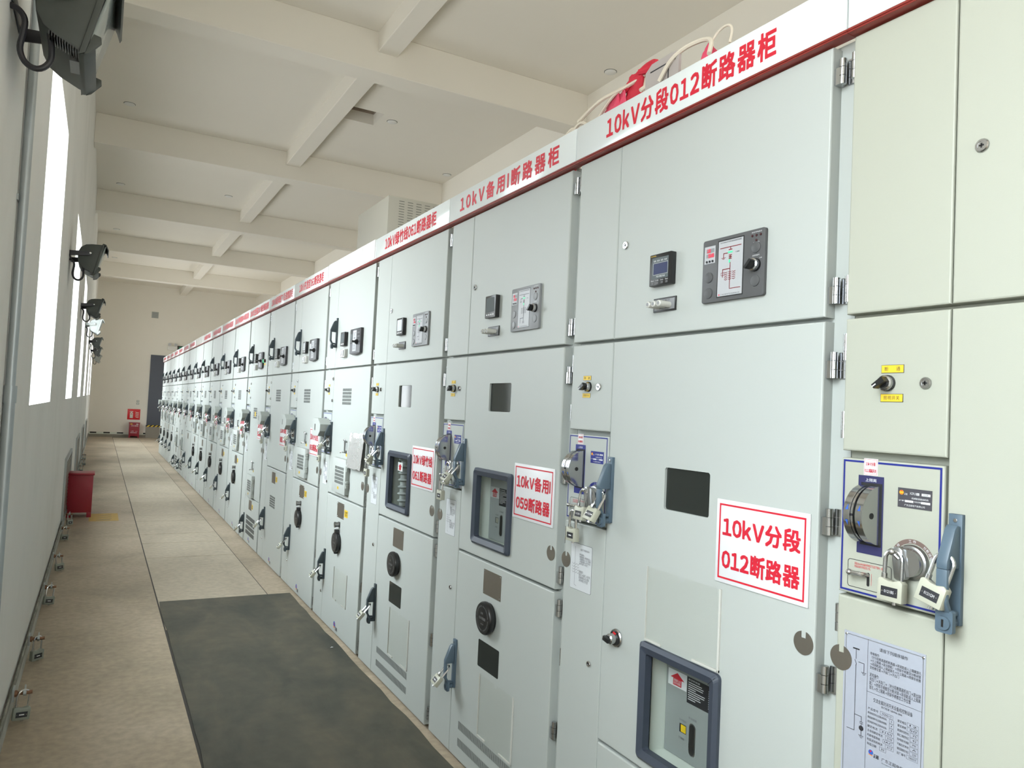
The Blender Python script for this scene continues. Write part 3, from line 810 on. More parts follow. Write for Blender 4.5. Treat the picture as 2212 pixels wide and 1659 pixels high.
def wheel_guard(par, tilt=0):
    def f(b):
        pl = [(.015, 1.440), (.160, 1.440), (.226, 1.400), (.224, 1.350), (.172, 1.312), (.015, 1.312)]
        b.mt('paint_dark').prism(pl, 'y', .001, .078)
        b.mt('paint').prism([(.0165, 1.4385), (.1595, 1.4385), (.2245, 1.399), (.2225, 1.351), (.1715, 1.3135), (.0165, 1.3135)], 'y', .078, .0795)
        b.mt('dark_steel').rect(.075, .100, 1.352, 1.398, .0800)
    part(par, 'wheel_guard', ('guard',), f, smooth=0, label='folded grey sheet guard over the handwheel')

def sign(par, u0, u1, z0, z1, l1, l2, h=.004):
    p = part(par, 'name_sign', ('sign', u0, u1, z0, z1), lambda b: b.mt('sign_white').box(u0, u1, 0, h, z0, z1), bevel=.0012, label='white sign with red border')
    def f(b):
        b.mt('red_ink'); W_, H_ = u1 - u0, z1 - z0
        b.border(u0 + W_ * .035, u1 - W_ * .035, z0 + H_ * .05, z1 - H_ * .05, .0048, h + .0006)
        b.text(l1, u0 + W_ * .085, u1 - W_ * .085, z0 + H_ * .56, z0 + H_ * .80, h + .0008, .030)
        b.text(l2, u0 + W_ * .085, u1 - W_ * .085, z0 + H_ * .17, z0 + H_ * .41, h + .0008, .030)
    part(p, 'lettering', None, f, smooth=0)

def glass_pane(par, u0, u1, z0, z1, name='dark_window'):
    part(par, name, ('dglass', u0, u1, z0, z1), lambda b: (b.mt('dark_glass').box(u0 - .004, u1 + .004, -.012, -.008, z0 - .004, z1 + .004)), smooth=0)

def view_window(par, u0, u1, z0, z1, style):
    """framed breaker inspection window with the breaker behind it"""
    w = .031
    def bez(b):
        b.mt('bezel_blue')
        O = rrect(u0, u1, z0, z1, .014, 4); I = rrect(u0 + w, u1 - w, z0 + w, z1 - w, .008, 4); M_ = rrect(u0 + w * .35, u1 - w * .35, z0 + w * .35, z1 - w * .35, .012, 4); n = len(O)
        for k in range(n):
            l = (k + 1) % n
            for (A, ha), (B, hb) in (((O, 0), (O, .010)), ((O, .010), (M_, .019)), ((M_, .019), (I, .012)), ((I, .012), (I, -.012))):
                b.quad([(A[k][0], ha, A[k][1]), (B[k][0], hb, B[k][1]), (B[l][0], hb, B[l][1]), (A[l][0], ha, A[l][1])])
        b.mt('black_matt').strip([(u1 - w, z1 - w), (u1 - .006, z1 - .006)], .001, .0185)
    p = part(par, 'inspection_window', ('vw', u0, u1, z0, z1), bez, label='blue-grey framed breaker inspection window')
    a0, a1, c0, c1 = u0 + w, u1 - w, z0 + w, z1 - w
    def box_(b):
        b.mt('inner_grey'); D = -.112; e = .012
        A, B, C_, E_ = a0 - (.025, .062, .03)[style], a1 + e, c0 - .024, c1 + e; F = -.0365
        b.quad([(A, F, C_), (A, D, C_), (A, D, E_), (A, F, E_)]); b.quad([(B, F, C_), (B, D, C_), (B, D, E_), (B, F, E_)])
        b.quad([(A, F, C_), (B, F, C_), (B, D, C_), (A, D, C_)]); b.quad([(A, F, E_), (B, F, E_), (B, D, E_), (A, D, E_)])
        b.mt('breaker_grey').quad([(A, D, C_), (B, D, C_), (B, D, E_), (A, D, E_)])
    part(p, 'recess', ('vwr', u0, u1, z0, z1), box_, smooth=0, fix=False)
    def brk(b):
        h = -.092
        if style < 2:
            o_ = a0 - (.0 if style == 0 else .044)
            b.mt('breaker_grey' if style == 0 else 'breaker_light').box(o_ - .022, a1 + .010, -.110, h, c0 - .022, c1 + .008)
            b.mt('sign_white').rect(o_ - .014, o_ + .066, c1 - .103, c1 - .056, h + .0006)
            x, z = o_ + .026, c1 - .079
            b.mt('red_ink').quad([(x - .030, h + .001, z), (x, h + .001, z + .018), (x + .030, h + .001, z)]); b.rect(x - .018, x + .018, z - .020, z, h + .001)
            b.mt('sign_white').text('断路器向上推\n应先手动储能', x - .015, x + .015, z - .017, z - .001, h + .0014, .0)
            b.mt('ink').rect(o_ + .068, o_ + .19, c1 - .131, c1 - .056, h + .0006)
            b.mt('ink_white'); rnd = random.Random(5)
            for k in range(9):
                zz = c1 - .072 - k * .006; b.rect(o_ + .073, o_ + .073 + rnd.uniform(.03, .07), zz, zz + .0022, h + .0010); b.rect(o_ + .155, o_ + .155 + rnd.uniform(.012, .03), zz, zz + .0022, h + .0010)
            b.text('真空断路器', o_ + .073, o_ + .12, c1 - .0655, c1 - .060, h + .001)
            b.mt('ink_grey').text('分合指示', o_ + .040, o_ + .070, c0 + .086, c0 + .093, h + .0006, .0); b.text('手动储能', o_ + .078, o_ + .112, c0 + .104, c0 + .111, h + .0006, .0); b.text('已储能', o_ + .040, o_ + .064, c0 + .034, c0 + .041, h + .0006, .0)
            b.mt('black').rect(o_ + .042, o_ + .070, c0 + .054, c0 + .079, h + .0006)
            b.mt('amber' if style == 0 else 'lock_cream').rect(o_ + .048, o_ + .069, c0 + .056, c0 + .077, h + .001)
            b.mt('steel').prism(rrect(o_ + .082, o_ + .108, c0 + .002, c0 + .095, .012, 4), 'y', h, h + .001)
            b.mt('black_matt').prism(rrect(o_ + .085, o_ + .105, c0 + .005, c0 + .092, .010, 4), 'y', h, h + .0016)
        else:
            b.mt('breaker_light').box(a1 - .075, a1 + .010, -.110, h + .03, c0 - .008, c1 + .008)
            b.mt('breaker_grey')
            for k in range(7): b.lathe((a0 + .060, -.064, c0 + .012 + k * .038), 'z', [(.030, 0), (.040, .006), (.040, .010), (.030, .016)], 20)
            b.lathe((a0 + .060, -.064, c0 - .008), 'z', [(.028, 0), (.028, c1 - c0 + .016)], 20)
            b.mt('black_matt').box(a0 + .128, a0 + .146, -.1, -.05, c0, c1)
            b.mt('sign_white').rect(a0 + .070, a0 + .140, c1 - .075, c1 - .028, -.013)
            x, z = a0 + .105, c1 - .052
            b.mt('red_ink').quad([(x - .026, -.0125, z), (x, -.0125, z + .016), (x + .026, -.0125, z)]); b.rect(x - .015, x + .015, z - .018, z, -.0125)
    part(p, 'breaker', ('brk', style, u0, z0), brk, smooth=30)
    part(p, 'glass', ('vwg', u0, u1, z0, z1), lambda b: b.mt('clear_glass').box(a0 - .006, a1 + .006, -.011, -.008, c0 - .006, c1 + .006), smooth=0)

def name_plate(par, u0=.502, u1=.656, z0=.783, z1=.885):
    def f(b):
        b.mt('brown_metal').box(u0, u1, 0, .0015, z0, z1)
        b.mt('chrome')
        for x in (u0 + .008, u1 - .008):
            for z in (z0 + .008, z1 - .008): b.lathe((x, 0, z), 'y', [(.003, .0015), (.002, .0026), (.0005, .003)], 8)
    part(par, 'name_plate', ('nplate', u0, z0), f, smooth=0)

def round_cap(par, z, hung):
    c = (.567, 0, z)
    p = part(par, 'inspection_port', ('port', z, hung), lambda b: (b.mt('black').lathe(c, 'y', [(.060, 0), (.060, .010), (.066, .012), (.067, .016), (.067, .026), (.063, .032), (.058, .033), (.001, .033)], 36)))
    def f(b):
        h = .0336; b.mt('panel_light'); n = 40
        for r0 in (.050, .047):
            for k in range(n):
                if k % 10 in (0,): continue
                t0, t1 = 2 * math.pi * k / n, 2 * math.pi * (k + 1) / n
                b.quad([(c[0] + r * math.cos(t), h, z + r * math.sin(t)) for r, t in ((r0, t0), (r0 + .0008, t0), (r0 + .0008, t1), (r0, t1))])
        b.text('红外测温窗', c[0] - .028, c[0] + .028, z - .006, z + .005, h, .0); b.text('正超', c[0] - .016, c[0] + .004, z + .016, z + .024, h, .0); b.text('MAX:50', c[0] - .012, c[0] + .012, z - .026, z - .021, h, .0)
    part(p, 'lettering', ('portl', z), f, smooth=0)
    if hung:
        def g(b):
            b.mt('black').box(c[0] - .016, c[0] + .016, .004, .030, z + .062, z + .086); b.box(c[0] - .012, c[0] + .012, .004, .028, z - .076, z - .062)
        part(p, 'clasp', ('clasp', z), g, bevel=.003)
        def k(b):
            b.mt('dark_steel').box(c[0] - .020, c[0] + .020, 0, .004, z + .100, z + .136)
            b.mt('steel').cyl((c[0], 0, z + .118), 'y', .016, .004, .026, 14); b.cyl((c[0], 0, z + .118), 'y', .019, .026, .034, 14)
        part(par, 'port_latch', ('platch', z), k, bevel=.001)

def pocket(par, u0, u1, z0, z1):
    def f(b):
        b.mt('pocket_plastic'); m = (u0 + u1) / 2; r = .014
        pl = [(u0, z0), (u1, z0), (u1, z1)] + [(m + r * math.cos(t), z1 - r * math.sin(t)) for t in [math.pi * k / 8 for k in range(9)]] + [(u0, z1)]
        b.quad([(p[0], .0045, p[1]) for p in pl])
        b.mt('clear_plastic'); b.box(u1 - .006, u1, 0, .0048, z0, z1); b.box(u0, u0 + .0015, 0, .0048, z0, z1); b.box(u0, u0 + .07, 0, .0048, z0, z0 + .006); b.box(u1 - .10, u1, 0, .0048, z0, z0 + .006)
    part(par, 'document_pocket', ('pocket', u0, z0), f, smooth=0, label='clear plastic document pocket')

def logo(par, u=.597, z=.070):
    def f(b):
        b.mt('blue').lathe((u - .022, 0, z + .004), 'y', [(.022, .0003), (.022, .0006)], 20); b.mt('orange').prism([(u - .040, z - .006), (u - .004, z - .006), (u - .012, z - .016), (u - .032, z - .016)], 'y', .0006, .0010)
        b.mt('fire_red').lathe((u - .020, 0, z + .010), 'y', [(.007, .0006), (.007, .0010)], 12)
        b.mt('ink').text('正超', u + .004, u + .046, z - .026, z - .002, .0005, .03)
    part(par, 'maker_logo', ('logo', u, z), f, smooth=0)

def notice(par, u0, u1, z0, z1, h=.0008):
    def f(b):
        b.mt('ink_grey').prism(rrect(u0, u1, z0, z1, .006, 3), 'y', 0, h * .6)
        b.mt('paper').prism(rrect(u0 + .0012, u1 - .0012, z0 + .0012, z1 - .0012, .005, 3), 'y', 0, h)
        W_, H_ = u1 - u0, z1 - z0; X = lambda p: u0 + W_ * p; Z = lambda p: z0 + H_ * p; t = h + .0005
        b.mt('ink_grey'); b.strip([(X(.22), Z(.92)), (X(.22), Z(.10)), (X(.32), Z(.08))], .0010, t)
        for k in range(4):
            for q in range(3): b.strip([(X(.10 + q * .11), Z(.56 - k * .06)), (X(.15 + q * .11), Z(.53 - k * .06)), (X(.20 + q * .11), Z(.56 - k * .06))], .0009, t)
        b.text('请按下列顺序操作', X(.46), X(.88), Z(.86), Z(.905), t, .0)
        b.text('停电操作:\n分断路器→将钥匙插入\n上隔离锁孔→分上隔离\n→拔出钥匙→将手柄至\n检修位置→开前门', X(.42), X(.95), Z(.56), Z(.80), t, .0)
        b.text('送电操作:\n关后门→关前门→将手柄\n至分断闭锁→合上隔离\n→将手柄至工作位置', X(.42), X(.95), Z(.20), Z(.44), t, .0)
    part(par, 'procedure_notice', ('notice', u0, z0), f, smooth=0)

def plaque(par):
    u0, u1, z0, z1 = .023, .206, .776, 1.108
    def f(b):
        b.mt('plaque').box(u0, u1, 0, .0012, z0, z1)
        b.mt('steel'); b.strip(rrect(u0 + .005, u1 - .005, z0 + .006, z1 - .006, .006, 3) + [rrect(u0 + .005, u1 - .005, z0 + .006, z1 - .006, .006, 3)[0]], .0010, .0016)
        b.mt('chrome')
        for x in (u0 + .005, u1 - .005):
            for z in (z0 + .007, z1 - .007): b.lathe((x, 0, z), 'y', [(.003, .0012), (.002, .0024), (.0005, .0028)], 8)
        b.mt('ink'); h = .0018; w = .0011; X = lambda p: u0 + (u1 - u0) * p; Z = lambda p: z1 - .264 * p
        b.strip([(X(.315), Z(.02)), (X(.315), z0 + .006)], .0006, h); b.strip([(X(.315), Z(.43)), (X(.97), Z(.43))], .0006, h)
        b.strip([(X(.13), Z(.125)), (X(.20), Z(.125))], .0028, h)
        b.strip([(X(.165), Z(.13)), (X(.165), Z(.205))], w, h); b.strip([(X(.15), Z(.215)), (X(.17), Z(.245)), (X(.165), Z(.26))], w, h); b.strip([(X(.165), Z(.255)), (X(.165), Z(.78)), (X(.07), Z(.78))], w, h)
        b.strip([(X(.20), Z(.225)), (X(.27), Z(.225)), (X(.27), Z(.295))], w, h)
        for k, a in enumerate((.03, .02, .01)): b.strip([(X(.27 - a), Z(.298 + k * .009)), (X(.27 + a), Z(.298 + k * .009))], .0009, h)
        b.strip([(X(.165), Z(.65)), (X(.255), Z(.65)), (X(.255), Z(.69))], w, h); b.strip([(X(.235), Z(.692)), (X(.275), Z(.692))], w, h); b.strip([(X(.235), Z(.704)), (X(.275), Z(.704))], w, h)
        b.lathe((X(.255), 0, Z(.742)), 'y', [(.0055, .0016), (.0055, .0019)], 14); b.strip([(X(.255), Z(.704)), (X(.255), Z(.80))], w, h)
        for k, a in enumerate((.03, .02, .01)): b.strip([(X(.255 - a), Z(.80 + k * .009)), (X(.255 + a), Z(.80 + k * .009))], .0009, h)
        b.text('请按下列顺序操作', X(.46), X(.80), Z(.088), Z(.058), h, .005)
        b.text('停电操作:\n（分分段断路器柜断路器→将钥匙插入上隔离锁孔\n→分上隔离→拔出钥匙）→用锁手柄置至分断闭锁\n→将钥匙插入上隔离锁孔→分上隔离→用锁手柄推\n至检修位置→开前门→开后门', X(.345), X(.955), Z(.245), Z(.11), h, .0, lines=1.05)
        b.text('送电操作:\n关后门→关前门→（关分段断路器柜前门→拔出钥\n匙）→用锁手柄推至分断闭锁→将钥匙插入上隔离\n锁孔→合上隔离→用锁手柄推至工作位置', X(.345), X(.955), Z(.405), Z(.275), h, .0)
        b.text('交流金属封闭开关设备和控制设备', X(.40), X(.87), Z(.495), Z(.462), h, .008)
        b.text('执行标准 GB3906-2006', X(.50), X(.75), Z(.520), Z(.502), h, .0)
        rows = ['产品型号', '额定短时耐受电流(主回路/接地回路)', '额定短路持续时间(主回路/接地回路)', '额定峰值耐受电流(主回路/接地回路)', '额定电流', '主母线额定电流', '内部电弧等级', '电弧试验的电流', '制造日期']
        rw = [.42, .25, .25, .25, .16, .25, .21, .24, .14]
        bx = [(.49, .645), (.60, .655), (.60, .655), (.60, .655), (.49, .66), (.56, .66), (.53, .66), (.56, .66), (.49, .57)]
        val = ['XGN2-12', '40/31', '4', '100/80', '3150', '3150', 'IAC', '31.5', '2010']
        rw = [.13, .235, .235, .235, .125, .19, .16, .19, .115]
        for k, tx in enumerate(rows):
            zz = .548 + k * .0345
            b.text(tx, X(.335), X(.335 + rw[k]), Z(zz + .020), Z(zz), h, .0); b.border(X(bx[k][0]), X(bx[k][1]), Z(zz + .026), Z(zz - .004), .0004, h); b.text(val[k], X(bx[k][0] + .02), X(bx[k][1] - .02), Z(zz + .018), Z(zz + .003), h, .0)
        for k, tx in enumerate(['额定电压', '额定频率', '额定雷电冲击耐受电压', '额定工频耐受电压', '防护等级外壳/隔板', '可触及的种类', '辅助回路额定电压', '出厂编号']):
            zz = .552 + k * .0345; e = .81 if k < 2 or k == 7 else .845
            b.text(tx, X(.70), X(e - .01), Z(zz + .020), Z(zz), h, .0); b.border(X(e), X(.94), Z(zz + .026), Z(zz - .004), .0004, h); b.text(['12', '50', '75', '42', 'IP4X', 'A', '220', '1005019'][k], X(e + .03), X(.92), Z(zz + .018), Z(zz + .003), h, .0)
        b.mt('blue').lathe((X(.385), 0, Z(.895)), 'y', [(.0052, .0014), (.0052, .0019)], 16); b.mt('fire_red').lathe((X(.385), 0, Z(.887)), 'y', [(.0018, .0019), (.0018, .0022)], 10); b.mt('orange').strip([(X(.365), Z(.913)), (X(.405), Z(.917))], .0018, .002)
        b.mt('ink').text('正超', X(.42), X(.485), Z(.925), Z(.895), h, .02); b.text('广东正超电气有限公司', X(.52), X(.95), Z(.925), Z(.897), h, .005); b.text('Guangdong Zhengchao Electrical Co.,Ltd', X(.52), X(.95), Z(.945), Z(.935), h, .0)
    part(par, 'procedure_notice', None, f, smooth=0, label='silver plaque with printed diagram and instructions')

def vent_box(par, z1):
    u0, u1, z0 = .432, .736, z1 - .232; dep = .030
    p = part(par, 'terminal_box', ('tbox', z1), lambda b: b.mt('paint').box(u0, u1, 0, dep, z0, z1), bevel=.003)
    vent(p, u0 + .062, u0 + .268, z0 + .062, z0 + .180, 5, 12, dep)
    key_lock(p, u0 + .030, z0 + .168, .012); key_lock(p, u0 + .028, z0 + .055, .012)
    def hg(b):
        b.mt('paint_dark')
        for z in (z0 + .045, z0 + .155):
            for k in range(3): b.box(u1, u1 + .012, .006, dep - .004, z + k * .0165, z + k * .0165 + .0145)
    part(p, 'box_hinges', ('tboxh', z1), hg, bevel=.001)
    def yl(b):
        b.mt('yellow').rect(u0 + .135, u0 + .170, z0 + .026, z0 + .044, dep + .0005); b.mt('ink').text('锁', u0 + .146, u0 + .159, z0 + .029, z0 + .041, dep + .0008, .0)
    part(p, 'box_label', ('tboxl', z1), yl, smooth=0)

def crank(par, z1):
    u = .637
    def f(b):
        b.mt('steel'); b.tube([(u, .002, z1 - .085), (u, .014, z1 - .080), (u, .014, z1 - .012), (u, .014, z1), (u - .012, .020, z1 + .002)], .0055, 8, 1)
        b.tube([(u, .012, z1 - .082), (u - .01, .030, z1 - .080), (u - .018, .036, z1 - .076), (u - .022, .036, z1 - .088)], .0035, 8, 1)
        b.cyl((u, 0, z1 - .010), 'y', .006, 0, .014, 8); b.cyl((u, 0, z1 - .075), 'y', .006, 0, .014, 8)
        b.mt('yellow').box(u - .010, u + .016, 0, .0012, z1 - .108, z1 - .088)
    part(par, 'crank_handle', ('crank', z1), f)

def header(par, text, near_text, mode, end=False):
    def rail(b):
        b.mt('red_paint'); b.box(.0005, 1.0995, -.012, .0215, 2.4485, 2.4565); b.box(.0005, 1.0995, .0165, .0240, 2.4525, 2.4580)
    part(par, 'header_rail', ('rail',), rail, bevel=.0008, segs=1, label='dark red rail under the header')
    p = part(par, 'header_panel', ('hpanel',), lambda b: b.mt('header_white').box(.002, 1.098, 0, .0230, 2.4585, 2.578), bevel=.0015)
    if text:
        def f(b): b.mt('red_ink').text(text, near_text[0], near_text[1], 2.482, 2.554, .0236, .030, spacing=near_text[2])
        part(p, 'lettering', None, f, smooth=0)
    if mode == 'cover':
        def c(b):
            xs = [.02, .29, .56, .83, 1.085]
            for a, e in zip(xs, xs[1:]):
                t = .010
                b.mt('cover_white').prism([(.0236, 2.464), (.0246 + .001, 2.464), (.0232 - t + .012, 2.581), (.0222 - t + .0115, 2.581)], 'x', a + .002, e - .002)
        part(p, 'cover_sheet', ('cover',), c, smooth=0, label='blank glossy white cover sheets')

def padlock(u, d, z, Yf, tilt, label, group, code=None, color='lock_cream', mw=None, roll=0):
    """origin at the crown of the shackle; body hangs below"""
    if mw is None:
        mw = Matrix.Translation((-d, Yf - u, z)) @ Matrix.Rotation(R(-90), 4, 'Z') @ Matrix.Rotation(R(-tilt), 4, 'X') @ Matrix.Rotation(R(roll), 4, 'Y')
    t = thing('padlock', label, 'padlock', group=group, mw=mw)
    def body(b):
        pl = [(-.027, -.102), (.027, -.102), (.027, -.062), (.020, -.056), (.006, -.061), (-.006, -.061), (-.020, -.056), (-.027, -.060)]
        b.mt(color).prism(pl, 'y', -.010, .010)
    p = part(t, 'body', ('plb', color), body, bevel=.0022)
    def sh(b):
        b.mt('chrome'); pts = [(-.0185, 0, -.058), (-.0185, 0, -.020)] + [(-.0185 * math.cos(math.pi * k / 10), 0, -.0185 + .0185 * math.sin(math.pi * k / 10)) for k in range(1, 10)] + [(.0185, 0, -.020), (.0185, 0, -.058)]
        b.tube(pts, .0043, 9); b.cyl((-.0185, 0, -.060), 'z', .0056, 0, .012, 12)
    part(t, 'shackle', ('pls',), sh)
    def pt(b):
        b.mt('ink').rect(-.018, .018, -.092, -.073, .0104)
        if code: b.mt('ink_white').text(code, -.0105, .0105, -.0852, -.0795, .0108, .0)
        else: b.mt('ink_white').rect(-.008, .008, -.0845, -.0805, .0108)
        b.mt('chrome')
        for x in (-.0145, .0145): b.lathe((x, 0, -.0825), 'y', [(.0016, .0104), (.0014, .0112)], 8)
    part(p, 'number_plate', ('plp', code), pt, smooth=0)
    part(p, 'lock_core', ('plc',), lambda b: b.mt('chrome').cyl((.006, 0, -.108), 'z', .005, 0, .007, 12))
    return t

# ------------------------------------------------------------------ the row of switchgear cabinets
HDR = {1: ('10kV分段012断路器柜', .183, .895, 1.5), 2: ('10kV备用Ⅰ断路器柜', .125, .985, 2.6), 3: ('10kV绿竹线061断路器柜', .169, .936, 1.0),
       5: ('10kV开发区063断路器柜', .19, .975, 1.0), 6: ('10kVⅡ段母线TV及避雷器柜', .12, 1.04, 1.0), 7: ('10kV#2主变压器10kV侧进线断路器柜', .03, 1.075, 1.0),
       8: ('10kV2号电容器064断路器柜', .06, 1.03, 1.0), 9: ('10kV1号电容器065断路器柜', .10, 1.0, 1.0), 10: ('10kV城东线066断路器柜', .15, .98, 1.0), 11: ('10kV城西线067断路器柜', .15, .98, 1.0),
       13: ('10kV站用变068断路器柜', .15, .98, 1.0), 14: ('10kV#1主变进线断路器柜', .10, 1.0, 1.0), 15: ('10kVⅠ段母线TV柜', .15, .95, 1.0), 16: ('10kV出线071断路器柜', .15, .98, 1.0),
       17: ('10kV出线072断路器柜', .15, .98, 1.0), 18: ('10kV出线073断路器柜', .15, .98, 1.0), 19: ('10kV出线074断路器柜', .15, .98, 1.0)}
SGN = {1: ('10kV分段', '012断路器'), 2: ('10kV备用Ⅰ', '059断路器'), 3: ('10kV绿竹线', '061断路器'), 5: ('10kV开发区', '063断路器'), 6: ('10kVⅡ段', '母线TV柜'), 7: ('10kV#2主', '变断路器'), 8: ('10kV电容', '064断路器')}
LOOK = {0: 'cream switchgear cabinet with a silver instruction plaque, first in the row from the near end',
        1: 'pale switchgear cabinet, second in the row from near end, with a wide two-line red sign',
        2: 'pale switchgear cabinet, third in the row from near end, sign beside a tall framed window',
        3: 'pale switchgear cabinet, fourth in the row from near end, breaker coil seen in its window',
        4: 'pale switchgear cabinet, fifth in the row from near end, blank glossy header sheets',
        6: 'pale switchgear cabinet, seventh in the row from near end, low louvre and no vented box'}
LOW = (7, 14, 15)

def cabinet(i):
    Yf = 1.1 * i
    c = thing('switchgear_cabinet', LOOK.get(i, 'pale grey switchgear cabinet with black handles, %s in the row from the near end' % ORD[i]), 'switchgear cabinet',
              (0, Yf, 0), (0, 0, R(-90)), 'switchgear cabinets in one long row')
    near, far = i < 4, i > 9
    paint = 'paint_cream' if i == 0 else 'paint'
    split = .512 if i in (0, 1) or i in LOW else .918
    hs = []
    if i == 1: hs = [(.514, .697, 1.288, 1.410, .008), (.448, .760, .553, .884, .010)]
    elif i in (2, 3): hs = [(.470, .662, 1.549, 1.669, .008), (.385, .711, .981, 1.297, .010)]
    def body(b):
        b.mt(paint)
        panel(b, .001, 1.099, .03, 2.4565, [(h[0] - .12, h[1] + .005, h[2] - .06, h[3] + .01, .01) for h in hs if h[3] - h[2] > .2], d=-.035, th=.02, e=.001, hd=.02)
        b.quad([(.001, -.05, .03), (.001, -1.2, .03), (.001, -1.2, 2.4565), (.001, -.05, 2.4565)]); b.quad([(1.099, -.05, .03), (1.099, -1.2, .03), (1.099, -1.2, 2.4565), (1.099, -.05, 2.4565)])
        b.quad([(.001, -.036, 2.4565), (1.099, -.036, 2.4565), (1.099, -1.2, 2.4565), (.001, -1.2, 2.4565)]); b.quad([(.001, -.036, .03), (1.099, -.036, .03), (1.099, -1.2, .03), (.001, -1.2, .03)])
        b.quad([(.001, -1.2, .03), (1.099, -1.2, .03), (1.099, -1.2, 2.4565), (.001, -1.2, 2.4565)])
        b.mt('black_matt').box(.01, 1.09, -1.15, -.055, 0, .03)
    part(c, 'cabinet_body', ('body', i if i < 4 else 9), body, smooth=0)
    def door(a, b_, z0, z1, holes=()):
        return part(c, 'door', ('door', paint, a, b_, z0, z1, tuple(holes)), lambda b: (b.mt(paint), panel(b, a, b_, z0, z1, holes, hd=.012)))
    full = i >= 4
    if full and False: pass
    un = door(.003, .237, 1.805, 2.445); uw = door(.240, 1.046, 1.805, 2.445)
    mn = door(.003, .237, 1.500, 1.795); ln = door(.003, .237, .020, 1.181)
    mw = door(.240, 1.046, split + .005, 1.795, hs); lw = door(.240, 1.046, .020, split - .005)
    if not far:
        for z in (2.384, 1.866): hinge(uw, 1.062, z, True); hinge(un, -.002, z, False)
        for z in (1.733, 1.557): hinge(mn, -.002, z, False)
        for z in (1.127, .70, .13): hinge(ln, -.002, z, False)
        for z in ((1.693, 1.333, .977) if split > .6 else (1.693, 1.333, .977, .60)): hinge(mw, 1.062, z, True)
        for z in ((.86, .43, .08) if split > .6 else (.44, .08)): hinge(lw, 1.062, z, True)
    # header
    H = HDR.get(i)
    header(c, H[0] if H else None, H[1:4] if H else None, 'cover' if i in (4, 12) else None)
    # narrow column
    us, ks = (.108, .180) if near else (.122, .225)
    rotary(mn, us, 1.649, 35 if near else 10)
    if i == 0: yellow_label(mn, .1185, 1.679, '断    通'); yellow_label(mn, .118, 1.6175, '照明开关')
    elif near: yellow_label(mn, us - .010, 1.679, '断  通', .044, .014); yellow_label(mn, us - .011, 1.619, '照明开关', .044, .014)
    else: yellow_label(mn, us + .006, 1.682, None, .036, .014); yellow_label(mn, us + .006, 1.6225, None, .036, .014)
    if near: key_lock(mn, ks + (.011 if i == 0 else -.012), 1.648, .012)
    else: key_lock(mn, ks, 1.728); key_lock(mn, ks, 1.572)
    mp = mech_panel(c, i, i in (1, 2, 3), {0: ('10kV分段', '0121隔离开关'), 1: ('10kV分段', '0122隔离开关'), 2: ('10kV备用', '0591隔离开关'), 3: ('10kV绿竹', '0611隔离开关')}.get(i) if near else None)
    if not near: wheel_guard(c)
    if i == 0: latch_handle(mp, .262, 1.184, 'handle_blue')
    else: latch_handle(mp, .258, 1.210, 'handle_blue' if near else 'handle_dark')
    if i == 0: plaque(ln)
    elif i == 1: notice(ln, .045, .170, .955, 1.112)
    elif i < 9: notice(ln, .085, .190, .965, 1.130)
    disc_cover(ln, .016, 1.045)
    if i > 0: disc_cover(mw, 1.016, 1.047)
    if near and i: key_lock(ln, .178, .733, .010)
    elif not near: key_lock(ln, .205, .215, .010); key_lock(ln, .20, .992, .010)
    # upper wide door
    if near:
        key_lock(uw, .284 if i else .291, 2.107, .013)
        if i:
            panel_meter(c, 0 if i == 1 else 1, .021); lamp_block(c); control_panel(c, 0 if i == 1 else 1)
    else:
        latch_handle(uw, .256, 1.955); panel_meter(c, 1, .025); relay(c); control_panel_dark(c, green=(i == 7))
    # middle wide door
    if i == 1:
        glass_pane(mw, .514, .697, 1.288, 1.410); view_window(c, .443, .765, .548, .889, 0); pocket(c, .456, .756, .893, 1.110)
        sign(c, .731, 1.027, 1.129, 1.346, *SGN[1])
        def sel(b):
            u, z = .318, .858
            b.mt('chrome').lathe((u, 0, z), 'y', [(.0285, 0), (.0285, .004), (.026, .007), (.001, .007)], 28)
            b.mt('black').lathe((u, 0, z), 'y', [(.0225, .007), (.021, .012), (.001, .012)], 24)
            b.mt('fire_red').prism([(u - .021, z + .002), (u + .0, z + .0215), (u + .012, z + .018), (u, z)], 'y', .010, .0128)
            b.mt('chrome').lathe((u, 0, z), 'y', [(.0165, .012), (.0165, .030), (.013, .034), (.001, .034)], 24)
        s = part(c, 'selector_switch', None, sel, label='chrome selector switch with black knob')
        part(s, 'knob', None, lambda b: b.mt('black').prism([(.303, .853), (.306, .868), (.334, .862), (.331, .848)], 'y', .034, .046), bevel=.002)
    elif i in (2, 3):
        glass_pane(mw, .470, .662, 1.549, 1.669); view_window(c, .380, .716, .976, 1.302, i - 1); sign(c, .727, 1.024, 1.137, 1.350, *SGN[i])
    elif i > 3:
        if i in LOW: vent(mw, .45, .655, 1.35, 1.47, 5, 12); vent_box(c, .755); crank(c, .897)
        else:
            vent(mw, .472, .678, 1.545, 1.660, 5, 12)
            if i not in (6, 13): vent_box(c, 1.185); crank(c, 1.310)
            elif i == 13: pass
